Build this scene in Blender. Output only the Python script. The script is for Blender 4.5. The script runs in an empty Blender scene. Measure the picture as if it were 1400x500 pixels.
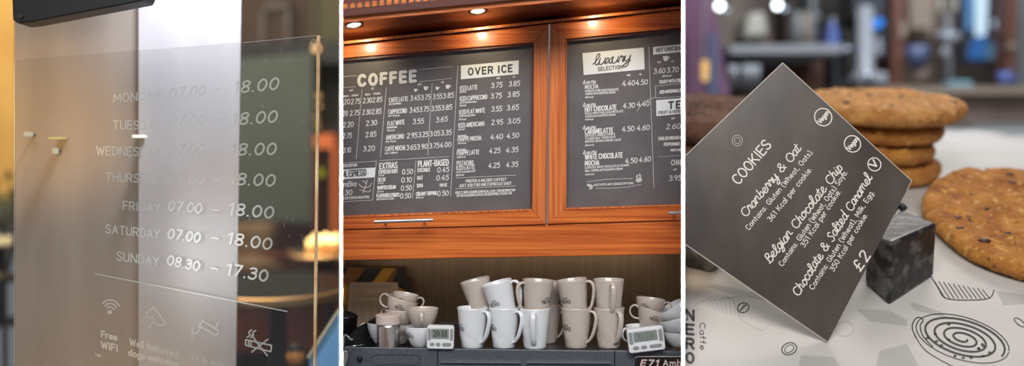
import bpy, bmesh, math, random
from mathutils import Vector, Matrix, noise
R = math.radians; PI = math.pi
sc = bpy.context.scene
col = sc.collection
F = 1400.0                                   # focal length in pixels of the 1400x500 frame

# ------------------------------------------------------------------ camera, world, lights
cam_d = bpy.data.cameras.new('camera'); cam = bpy.data.objects.new('camera', cam_d); col.objects.link(cam)
cam.location = (0, 0, 0); cam.rotation_euler = (R(90), 0, 0)
cam_d.sensor_width = 36; cam_d.lens = 36; cam_d.clip_start = .02; cam_d.clip_end = 60
cam_d.dof.use_dof = True; cam_d.dof.focus_distance = 1.40; cam_d.dof.aperture_fstop = 1.35
sc.camera = cam
sc.view_settings.view_transform = 'Standard'; sc.view_settings.look = 'None'
sc.view_settings.gamma = 1; sc.view_settings.exposure = 0.0; sc.view_settings.use_curve_mapping = False
w = bpy.data.worlds.new('world'); sc.world = w; w.use_nodes = True
w.node_tree.nodes['Background'].inputs[0].default_value = (.75, .8, .9, 1)
w.node_tree.nodes['Background'].inputs[1].default_value = .22

def aim(o, tgt): o.rotation_euler = (Vector(tgt) - o.location).to_track_quat('-Z', 'Y').to_euler()
def area(name, loc, tgt, power, sx, sy, colr=(1, 1, 1), spread=None):
    l = bpy.data.lights.new(name, 'AREA'); l.shape = 'RECTANGLE'; l.size = sx; l.size_y = sy
    l.energy = power; l.color = colr
    if spread: l.spread = spread
    o = bpy.data.objects.new(name, l); col.objects.link(o); o.location = loc; aim(o, tgt); return o
def spot(name, loc, tgt, power, deg, colr=(1, 1, 1), blend=1, rad=.01):
    l = bpy.data.lights.new(name, 'SPOT'); l.energy = power; l.color = colr
    l.spot_size = R(deg); l.spot_blend = blend; l.shadow_soft_size = rad
    o = bpy.data.objects.new(name, l); col.objects.link(o); o.location = loc; aim(o, tgt); return o
def P(px, py, d): return Vector(((px - 700) * d / F, d, (250 - py) * d / F))

area('front_fill', (0, -.5, 1.35), (0, 1.4, -.05), 56, 1.9, .8, (1, .97, .94))  # broad unseen front light over the camera, added for all three bays
# two narrow beams added to whiten the edges between the bays
for px in (466.5, 934.0):
    X = (px - 700) / F
    area('edge_beam', (-X * .3, -.3, 0), (X * 1.3, 1.3, 0), .10, .003, .62, (1, 1, 1), R(.15))
# left bay: spots added to tint the stand-in pillar, cool above, warm below
spot('cool_spot_high', P(285, -330, 1.47), P(268, 70, 1.6), 52, 56, (.80, .86, 1), 1, .05)
for px, py, p_ in ((294, 305, 80), (294, 350, 130), (290, 400, 70), (235, 345, 40)): spot('white_spot_low', (.04, -.3, .02), P(px, py, 1.6), p_, 5.5, (.93, .95, 1), 1, .02)
spot('warm_left', P(-60, 160, .9), P(60, 165, 1.6), 42, 26, (1, .60, .18), 1, .05)
spot('warm_low', P(100, 900, 1.1), P(110, 480, 1.6), 7, 60, (1, .58, .18), 1, .05)
spot('warm_mid', P(400, 250, 1.46), P(285, 240, 1.6), .8, 50, (1, .5, .15), 1, .05)
area('cafe_fill', (-1.0, 2.5, 1.5), (-.8, 3.4, -.1), 32, .8, .5, (1, .82, .6))  # unseen fill added to brighten the dark interior
area('street_fill', (-2.0, 2.5, 1.6), (-1.7, 3.2, .0), 26, .8, .5, (1, .9, .7))  # unseen fill added to brighten the golden wall outside
# right bay: cool fill added over the counter behind, warm light from behind on the cookies
area('counter_fill', (1.3, 2.8, 1.7), (1.3, 4.1, .4), 48, 1.6, .5, (.75, .85, 1))
area('under_cupboard_fill', (0, 1.47, -.112), (0, 1.62, -.16), .16, .6, .02, (1, .8, .6))  # fill added to lift the dark wall below the cupboards
area('cookie_light', (1.05, 2.3, 1.3), (.75, 1.75, 0), 9, .6, .5, (1, .9, .75))

# ------------------------------------------------------------------ materials
def S(r, g, b):
    f = lambda v: (v / 255 / 12.92) if v / 255 <= .04045 else ((v / 255 + .055) / 1.055) ** 2.4
    return (f(r), f(g), f(b), 1)
def mat(name, c1, c2=None, scale=30, rough=.5, metal=0, bump=0, bscale=None, stretch=(1, 1, 1), spec=.5, emit=None, estr=0, coat=0, detail=4, lo=.35, hi=.65, bdist=.003):
    m = bpy.data.materials.new(name); m.use_nodes = True; nt = m.node_tree; b = nt.nodes['Principled BSDF']
    b.inputs['Base Color'].default_value = c1; b.inputs['Roughness'].default_value = rough
    b.inputs['Metallic'].default_value = metal; b.inputs['Specular IOR Level'].default_value = spec
    if coat: b.inputs['Coat Weight'].default_value = coat; b.inputs['Coat Roughness'].default_value = .08
    if emit: b.inputs['Emission Color'].default_value = emit; b.inputs['Emission Strength'].default_value = estr
    tc = nt.nodes.new('ShaderNodeTexCoord'); mp = nt.nodes.new('ShaderNodeMapping'); mp.inputs['Scale'].default_value = stretch
    nt.links.new(tc.outputs['Object'], mp.inputs[0])
    if c2:
        n = nt.nodes.new('ShaderNodeTexNoise'); n.inputs['Scale'].default_value = scale; n.inputs['Detail'].default_value = detail
        nt.links.new(mp.outputs[0], n.inputs['Vector'])
        cr = nt.nodes.new('ShaderNodeValToRGB'); cr.color_ramp.elements[0].color = c1; cr.color_ramp.elements[1].color = c2
        cr.color_ramp.elements[0].position = lo; cr.color_ramp.elements[1].position = hi
        nt.links.new(n.outputs[0], cr.inputs[0]); nt.links.new(cr.outputs[0], b.inputs['Base Color'])
    if bump:
        n2 = nt.nodes.new('ShaderNodeTexNoise'); n2.inputs['Scale'].default_value = bscale or scale; n2.inputs['Detail'].default_value = 6
        nt.links.new(mp.outputs[0], n2.inputs['Vector'])
        bp = nt.nodes.new('ShaderNodeBump'); bp.inputs['Strength'].default_value = bump; bp.inputs['Distance'].default_value = bdist
        nt.links.new(n2.outputs[0], bp.inputs['Height']); nt.links.new(bp.outputs[0], b.inputs['Normal'])
    return m
def clear(name, tint, gl=.05, rough=.02, film=None):
    m = bpy.data.materials.new(name); m.use_nodes = True; nt = m.node_tree; nt.nodes.clear()
    o = nt.nodes.new('ShaderNodeOutputMaterial'); t = nt.nodes.new('ShaderNodeBsdfTransparent'); t.inputs[0].default_value = tint
    g = nt.nodes.new('ShaderNodeBsdfGlossy'); g.inputs['Roughness'].default_value = rough
    mx = nt.nodes.new('ShaderNodeMixShader'); mx.inputs[0].default_value = gl
    nt.links.new(t.outputs[0], mx.inputs[1]); nt.links.new(g.outputs[0], mx.inputs[2])
    last = mx
    if film:
        d = nt.nodes.new('ShaderNodeBsdfDiffuse'); d.inputs[0].default_value = film[0]
        m2 = nt.nodes.new('ShaderNodeMixShader'); m2.inputs[0].default_value = film[1]
        nt.links.new(mx.outputs[0], m2.inputs[1]); nt.links.new(d.outputs[0], m2.inputs[2]); last = m2
    nt.links.new(last.outputs[0], o.inputs[0]); return m
def ink(name, c, a):                      # thin printed or etched film, partly see-through
    return clear(name, (1, 1, 1, 1), 0, .5, (c, a))
def glow(name, c, s):
    m = bpy.data.materials.new(name); m.use_nodes = True; nt = m.node_tree; nt.nodes.clear()
    o = nt.nodes.new('ShaderNodeOutputMaterial'); e = nt.nodes.new('ShaderNodeEmission')
    e.inputs[0].default_value = c; e.inputs[1].default_value = s; nt.links.new(e.outputs[0], o.inputs[0]); return m

M = {}
M['white'] = mat('white_edge', (.93, .93, .93, 1), rough=.7)
M['shade'] = mat('dark_partition', S(60, 55, 50), rough=.8)
wood_s = (.7, 8, 30)
M['wood'] = mat('cherry_wood', S(180, 80, 24), S(226, 124, 50), 9, .32, bump=.12, bscale=14, stretch=wood_s, coat=.35)
M['wood_up'] = mat('cherry_wood_upright', S(186, 90, 36), S(226, 130, 66), 9, .32, bump=.12, bscale=14, stretch=(30, 8, .7), coat=.35)
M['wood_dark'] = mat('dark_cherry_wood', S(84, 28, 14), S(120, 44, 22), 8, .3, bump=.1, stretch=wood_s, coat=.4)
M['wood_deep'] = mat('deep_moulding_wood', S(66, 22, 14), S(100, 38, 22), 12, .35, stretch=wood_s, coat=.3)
M['board'] = mat('chalkboard', S(96, 91, 93), S(104, 99, 101), 25, .42, spec=.35)
M['chalk'] = mat('chalk_white', S(232, 232, 230), rough=.8)
M['chalk_dim'] = mat('chalk_grey', S(205, 203, 202), rough=.8)
M['label_white'] = mat('label_white', S(238, 240, 242), rough=.6)
M['label_dark'] = mat('label_dark', S(70, 72, 74), rough=.7)
M['steel'] = mat('brushed_steel', S(200, 198, 196), rough=.28, metal=1)
M['steel_dark'] = mat('brushed_bronze_steel', S(116, 98, 78), S(128, 108, 85), 6, .36, metal=.5, stretch=(30, 1, 1))
M['machine'] = mat('grey_machine_panel', S(74, 79, 88), S(88, 93, 102), 400, .45, metal=.2)
M['machine_top'] = mat('dark_machine_top', S(50, 52, 56), rough=.3, metal=.3)
M['line'] = mat('panel_groove', S(36, 38, 42), rough=.6)
M['china'] = mat('white_glazed_china', S(230, 233, 236), rough=.18, spec=.6, coat=.4)
M['china_grey'] = mat('warm_white_china', S(200, 188, 178), rough=.2, spec=.6, coat=.4)
M['black'] = mat('black_print', S(18, 16, 16), rough=.6)
M['black_plastic'] = mat('black_plastic', S(22, 22, 24), rough=.28)
M['timer'] = mat('white_plastic', S(226, 228, 230), rough=.35)
M['btn'] = mat('grey_rubber', S(140, 142, 144), rough=.6)
M['lcd'] = mat('lcd_screen', S(132, 140, 132), rough=.25)
M['digit'] = mat('lcd_digit', S(40, 44, 42), rough=.6)
M['digit_faint'] = mat('lcd_digit_faint', S(100, 110, 102), rough=.6)
M['yellow'] = mat('yellow_tape', S(176, 128, 34), rough=.6)
M['card'] = mat('brown_card', S(120, 84, 44), S(132, 94, 52), 20, .8)
M['sheet'] = mat('printed_sheet', S(176, 158, 138), rough=.8)
M['sheet_ink'] = mat('sheet_ink', S(110, 96, 82), rough=.9)
M['cap'] = mat('pale_shaker_lid', S(206, 188, 180), rough=.5)
M['cocoa'] = mat('cocoa_powder', S(120, 98, 84), S(205, 200, 198), 160, .25, stretch=(1, 1, .05), metal=.4)
M['lamp'] = glow('lamp_glow', (1, .93, .8, 1), 6)
M['trim_gold'] = mat('aged_brass', S(150, 130, 100), rough=.3, metal=.9)
# left
M['glass'] = clear('window_glass', (.97, .97, .96, 1), .035)
M['acrylic'] = clear('clear_acrylic', (.95, .95, .94, 1), .04, .03, (S(150, 148, 140), .006))
M['acrylic_edge'] = mat('gold_lit_acrylic_edge', S(190, 140, 84), S(236, 208, 160), 14, .25, coat=.4)  # golden light along the edge put into its colour
M['etch'] = ink('etched_white', S(182, 182, 176), .72)
M['scratch_glint'] = ink('scratch_glint', S(210, 210, 205), .3)  # pale film for scratches, hole rim and the drawn edge highlight
M['holder'] = mat('black_metal_bracket', S(24, 26, 26), rough=.45)
M['reflection_l'] = mat('reflected_pillar_side', S(134, 122, 113), S(146, 134, 124), 3, .6, stretch=(6, 1, .6))  # both faces: tones of a reflected pillar put into the colour
M['reflection_r'] = mat('reflected_pillar_front', S(164, 160, 162), S(172, 168, 170), 3, .6, stretch=(6, 1, .6))
M['maroon'] = mat('maroon_panelling', S(92, 44, 26), S(110, 56, 34), 4, .5, stretch=(8, 1, 1))
M['brown_wall'] = mat('dark_brown_wall', S(58, 44, 34), S(66, 50, 40), 2, .8)
M['slate'] = mat('slate_green_board', S(78, 88, 80), S(84, 94, 86), 3, .7)
M['olive'] = mat('olive_wall', S(74, 70, 48), S(84, 80, 56), 2, .8)
M['frame_dim'] = mat('dull_silver_frame', S(92, 84, 80), rough=.5)
M['beige'] = mat('beige_upholstery', S(112, 90, 64), S(124, 100, 74), 20, .9)
M['darktop'] = mat('dark_table_top', S(30, 24, 22), rough=.25)
M['brass'] = mat('bright_brass_rim', S(230, 190, 140), rough=.45, metal=1)
M['orange'] = mat('orange_panel', S(196, 104, 56), rough=.5, emit=S(220, 110, 50), estr=.25)  # weak glow in the material makes the cabinet look lit
M['screen_dark'] = mat('dark_cabinet_glass', S(44, 40, 34), rough=.2)
M['green_glow'] = glow('green_item_glow', S(150, 150, 40), 1.0)
M['candle'] = glow('candle_flame', (1, .62, .22, 1), 5.5)
M['wax'] = mat('candle_wax', S(240, 190, 120), rough=.5, emit=S(255, 170, 80), estr=.6)
M['blue'] = mat('blue_board', S(104, 150, 190), S(112, 160, 200), 3, .4)
M['gold_wall'] = mat('golden_wall', S(184, 142, 66), S(204, 164, 88), 3, .7)
M['foliage'] = mat('dull_green_leaves', S(70, 78, 44), S(104, 100, 60), 30, .8)
M['pave'] = mat('street_paving', S(96, 80, 56), S(120, 100, 70), 8, .9)
M['dark_metal'] = mat('dark_metal', S(46, 38, 30), rough=.5)
M['pale_rail'] = mat('pale_rail', S(190, 180, 150), rough=.6)
M['tube'] = glow('yellow_ghost_glow', (1, .8, .25, 1), .9)  # these glows stand for lamp reflections in the glass
M['ghost_w'] = glow('white_ghost_glow', (1, .98, .85, 1), 2.2)
M['ghost_d'] = glow('dim_ghost_glow', (1, .85, .6, 1), .75)
M['amber'] = mat('amber_glass', S(200, 130, 60), rough=.2)
# right
M['sign'] = mat('dark_brown_acrylic', S(56, 48, 43), S(86, 76, 68), 7, .3, spec=.5, detail=6, stretch=(1.5, 1, .6))  # lighter noise patches stand for soft reflections on the acrylic
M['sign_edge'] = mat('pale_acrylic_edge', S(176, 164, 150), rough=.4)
M['sign_ink'] = mat('cream_lettering', S(228, 222, 212), rough=.7)
M['paper'] = mat('greaseproof_paper', S(186, 182, 176), S(196, 192, 187), 8, .6, bump=.35, bscale=9)
M['print'] = ink('grey_print', S(70, 68, 70), .72)
M['print_faint'] = ink('faint_grey_print', S(120, 120, 124), .16)
M['stone'] = mat('black_marble', S(20, 21, 25), S(92, 88, 82), 40, .4, bump=.4, bscale=60, detail=10, lo=.5, hi=.64, coat=.1)
def cookie_mat(name, stops, sc_=1.0):
    m = mat(name, stops[0], stops[1], 30, .75); nt = m.node_tree; b = nt.nodes['Principled BSDF']
    tc = [n for n in nt.nodes if n.type == 'TEX_COORD'][0]
    def nz(scale, det): n = nt.nodes.new('ShaderNodeTexNoise'); n.inputs['Scale'].default_value = scale * sc_; n.inputs['Detail'].default_value = det; n.inputs['Roughness'].default_value = .65; nt.links.new(tc.outputs['Object'], n.inputs['Vector']); return n
    def ramp(n, lo, hi, c1, c2):
        r_ = nt.nodes.new('ShaderNodeValToRGB'); r_.color_ramp.elements[0].position = lo; r_.color_ramp.elements[1].position = hi; r_.color_ramp.elements[0].color = c1; r_.color_ramp.elements[1].color = c2; nt.links.new(n.outputs[0], r_.inputs[0]); return r_
    base = ramp(nz(28, 8), .36, .64, stops[0], stops[1]); W = (1, 1, 1, 1); K = (0, 0, 0, 1)
    def mixin(prev, n, lo, hi, c):
        f = ramp(n, lo, hi, K, W); mx = nt.nodes.new('ShaderNodeMixRGB'); nt.links.new(f.outputs[0], mx.inputs[0]); nt.links.new(prev.outputs[0], mx.inputs[1]); mx.inputs[2].default_value = c; return mx
    l = mixin(base, nz(75, 4), .56, .66, stops[2]); l = mixin(l, nz(52, 6), .60, .68, stops[3])
    nt.links.new(l.outputs[0], b.inputs['Base Color'])
    h1 = nz(60, 9); h2 = nz(190, 5); ad = nt.nodes.new('ShaderNodeMath'); ad.operation = 'MULTIPLY_ADD'; ad.inputs[1].default_value = .35
    nt.links.new(h2.outputs[0], ad.inputs[0]); nt.links.new(h1.outputs[0], ad.inputs[2])
    bp = nt.nodes.new('ShaderNodeBump'); bp.inputs['Strength'].default_value = 1; bp.inputs['Distance'].default_value = .011
    nt.links.new(ad.outputs[0], bp.inputs['Height']); nt.links.new(bp.outputs[0], b.inputs['Normal']); return m
M['cookie'] = cookie_mat('golden_cookie', (S(162, 94, 32), S(212, 142, 62), S(234, 180, 92), S(106, 56, 26)))
M['cookie_back'] = cookie_mat('golden_cookie_pale', (S(184, 118, 54), S(224, 162, 90), S(236, 188, 120), S(128, 76, 40)))
M['choc'] = mat('chocolate_cookie', S(88, 58, 44), S(122, 84, 66), 18, .85, bump=1, bscale=60, detail=8, bdist=.012)
M['chip'] = mat('dark_chip', S(66, 38, 34), rough=.4)
M['berry'] = mat('dried_berry', S(96, 44, 34), rough=.4)
M['bg'] = mat('dim_brown_grey_wall', S(66, 56, 50), S(128, 112, 98), 2.2, .8)
M['counter'] = mat('brown_counter', S(98, 80, 70), S(116, 96, 84), 4, .6)
M['grey'] = mat('grey_surface', S(112, 114, 112), rough=.6)
M['chrome'] = mat('chrome', S(206, 212, 220), rough=.15, metal=1)
M['silver'] = mat('pale_silver_paint', S(140, 140, 142), rough=.35)
M['purple'] = mat('purple_cloth', S(98, 66, 88), S(112, 76, 98), 4, .9)
M['slateblue'] = mat('slate_blue_cloth', S(84, 88, 112), rough=.9)
M['brown'] = mat('brown_post', S(98, 58, 40), rough=.6)
M['tan'] = mat('tan_panel', S(140, 122, 104), rough=.7)
M['cream'] = mat('cream_shade', S(168, 162, 146), rough=.7)
M['navy'] = mat('navy_crockery', S(74, 82, 112), rough=.4)
M['cobalt'] = mat('cobalt_cup', S(80, 96, 150), rough=.4)
M['teal'] = mat('teal_cloth', S(112, 148, 154), rough=.8)
M['darkgrey'] = mat('charcoal', S(40, 40, 44), rough=.5)
M['blue_light'] = glow('blue_button_glow', (.04, .28, 1, 1), 1.1)
M['bulb'] = glow('bulb_glow', (.85, .94, 1, 1), 7)
M['daywin'] = glow('daylight_pane', S(96, 150, 205), .8)
M['daywin_b'] = glow('bright_daylight_pane', S(200, 226, 246), 1.15)

# ------------------------------------------------------------------ mesh helpers
class MB:
    def __init__(s): s.v = []; s.f = []
    def add(s, vs, fs):
        n = len(s.v); s.v += [Vector(v) for v in vs]; s.f += [[i + n for i in f] for f in fs]; return s
def link(name, mb, m, parent=None, smooth=False, bevel=0, recalc=True, seg=2):
    me = bpy.data.meshes.new(name); me.from_pydata([tuple(v) for v in mb.v], [], mb.f)
    if recalc:
        bm = bmesh.new(); bm.from_mesh(me); bmesh.ops.recalc_face_normals(bm, faces=bm.faces); bm.to_mesh(me); bm.free()
    me.materials.append(M[m] if isinstance(m, str) else m)
    if smooth: me.polygons.foreach_set('use_smooth', [True] * len(me.polygons))
    o = bpy.data.objects.new(name, me); col.objects.link(o)
    if parent:
        o.parent = parent
        q = parent; L = Vector((0, 0, 0))
        while q: L += q.location; q = q.parent
        o.location = -L if not parent.get('_local') else (0, 0, 0)
        if parent.get('_local'): o['_local'] = 1
    if bevel:
        b = o.modifiers.new('bevel', 'BEVEL'); b.width = bevel; b.segments = seg; b.limit_method = 'ANGLE'; b.angle_limit = R(35)
    return o
def tag(o, label, cat, group=None):
    o['label'] = label; o['category'] = cat
    if group: o['group'] = group
    return o
def struct(o): o['kind'] = 'structure'; return o
def root(name, loc, label, cat, group=None):
    o = bpy.data.objects.new(name, None); col.objects.link(o); o.location = loc; o.empty_display_size = .01
    return tag(o, label, cat, group)
def prism(poly, d0, d1, mb=None):            # outline in the plane y=d0 (pixels), straight thickness to y=d1
    mb = mb or MB(); a = [P(x, y, d0) for x, y in poly]; b = [Vector((p.x, d1, p.z)) for p in a]; n = len(a)
    mb.add(a + b, [list(range(n)), list(range(2 * n - 1, n - 1, -1))] + [[i, (i + 1) % n, n + (i + 1) % n, n + i] for i in range(n)])
    return mb
def hexa(a, b, mb=None):                     # two matching quads of (px,py,d)
    mb = mb or MB(); v = [P(*p) for p in a] + [P(*p) for p in b]
    mb.add(v, [[0, 1, 2, 3], [7, 6, 5, 4], [0, 4, 5, 1], [1, 5, 6, 2], [2, 6, 7, 3], [3, 7, 4, 0]]); return mb
def ell(cx, cy, rx, ry, n=24, rot=0):
    c, s = math.cos(R(rot)), math.sin(R(rot))
    return [(cx + rx * math.cos(t) * c - ry * math.sin(t) * s, cy + rx * math.cos(t) * s + ry * math.sin(t) * c) for t in [2 * PI * i / n for i in range(n)]]
def rrect(cx, cy, w_, h_, r, rot=0, n=5):
    pts = []
    for sx, sy, a0 in ((1, 1, 0), (-1, 1, 90), (-1, -1, 180), (1, -1, 270)):
        for k in range(n + 1):
            a = R(a0 + 90 * k / n); pts.append((sx * (w_ / 2 - r) + r * math.cos(a), sy * (h_ / 2 - r) + r * math.sin(a)))
    c, s = math.cos(R(rot)), math.sin(R(rot))
    return [(cx + x * c - y * s, cy + x * s + y * c) for x, y in pts]
def box(mn, mx, mb=None):
    mb = mb or MB(); x0, y0, z0 = mn; x1, y1, z1 = mx
    mb.add([(x0, y0, z0), (x1, y0, z0), (x1, y1, z0), (x0, y1, z0), (x0, y0, z1), (x1, y0, z1), (x1, y1, z1), (x0, y1, z1)],
           [[0, 3, 2, 1], [4, 5, 6, 7], [0, 1, 5, 4], [1, 2, 6, 5], [2, 3, 7, 6], [3, 0, 4, 7]]); return mb
def lathe(prof, seg=40, mb=None, mtx=None, fn=None):
    mb = mb or MB(); vs = []; n = len(prof)
    for j in range(seg):
        t = 2 * PI * j / seg
        for r, z in prof:
            k = fn(t, r, z) if fn else 1
            v = Vector((r * k * math.cos(t), r * k * math.sin(t), z)); vs.append(mtx @ v if mtx else v)
    fs = [[j * n + i, ((j + 1) % seg) * n + i, ((j + 1) % seg) * n + i + 1, j * n + i + 1] for j in range(seg) for i in range(n - 1)]
    return mb.add(vs, fs)
def tube(pts, rx, ry=None, seg=10, mb=None, up=Vector((0, 1, 0)), closed=False):
    mb = mb or MB(); ry = ry or rx; pts = [Vector(p) for p in pts]; n = len(pts); vs = []
    for i, p in enumerate(pts):
        a = pts[(i - 1) % n] if (closed or i) else p; b = pts[(i + 1) % n] if (closed or i < n - 1) else p
        t = (b - a).normalized(); u = t.cross(up)
        if u.length < 1e-4: u = t.cross(Vector((0, 0, 1)))
        u.normalize(); v = t.cross(u).normalized()
        k = rx(i / (n - 1)) if callable(rx) else rx; q = ry(i / (n - 1)) if callable(ry) else ry
        vs += [p + u * k * math.cos(2 * PI * j / seg) + v * q * math.sin(2 * PI * j / seg) for j in range(seg)]
    m_ = n if closed else n - 1
    fs = [[i * seg + j, i * seg + (j + 1) % seg, ((i + 1) % n) * seg + (j + 1) % seg, ((i + 1) % n) * seg + j] for i in range(m_) for j in range(seg)]
    if not closed: fs += [list(range(seg))[::-1], [(n - 1) * seg + j for j in range(seg)]]
    return mb.add(vs, fs)
def cr(pts, k=5, closed=False):
    out = []; n = len(pts)
    for i in range(n - 1):
        p0 = pts[i - 1] if i else (pts[-2] if closed else pts[0]); p1 = pts[i]; p2 = pts[i + 1]; p3 = pts[i + 2] if i + 2 < n else (pts[1] if closed else pts[-1])
        for j in range(k):
            t = j / k
            out.append(tuple(.5 * (2 * b + (c - a) * t + (2 * a - 5 * b + 4 * c - d) * t * t + (-a + 3 * b - 3 * c + d) * t ** 3) for a, b, c, d in zip(p0, p1, p2, p3)))
    out.append(tuple(pts[-1])); return out
def sphere(c, r, mb=None, sx=1, sy=1, sz=1, n=16):
    prof = [(max(math.sin(PI * i / n), 1e-4) * r, -math.cos(PI * i / n) * r) for i in range(n + 1)]
    return lathe(prof, 20, mb, Matrix.Translation(Vector(c)) @ Matrix.Diagonal((sx, sy, sz, 1)))

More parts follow.
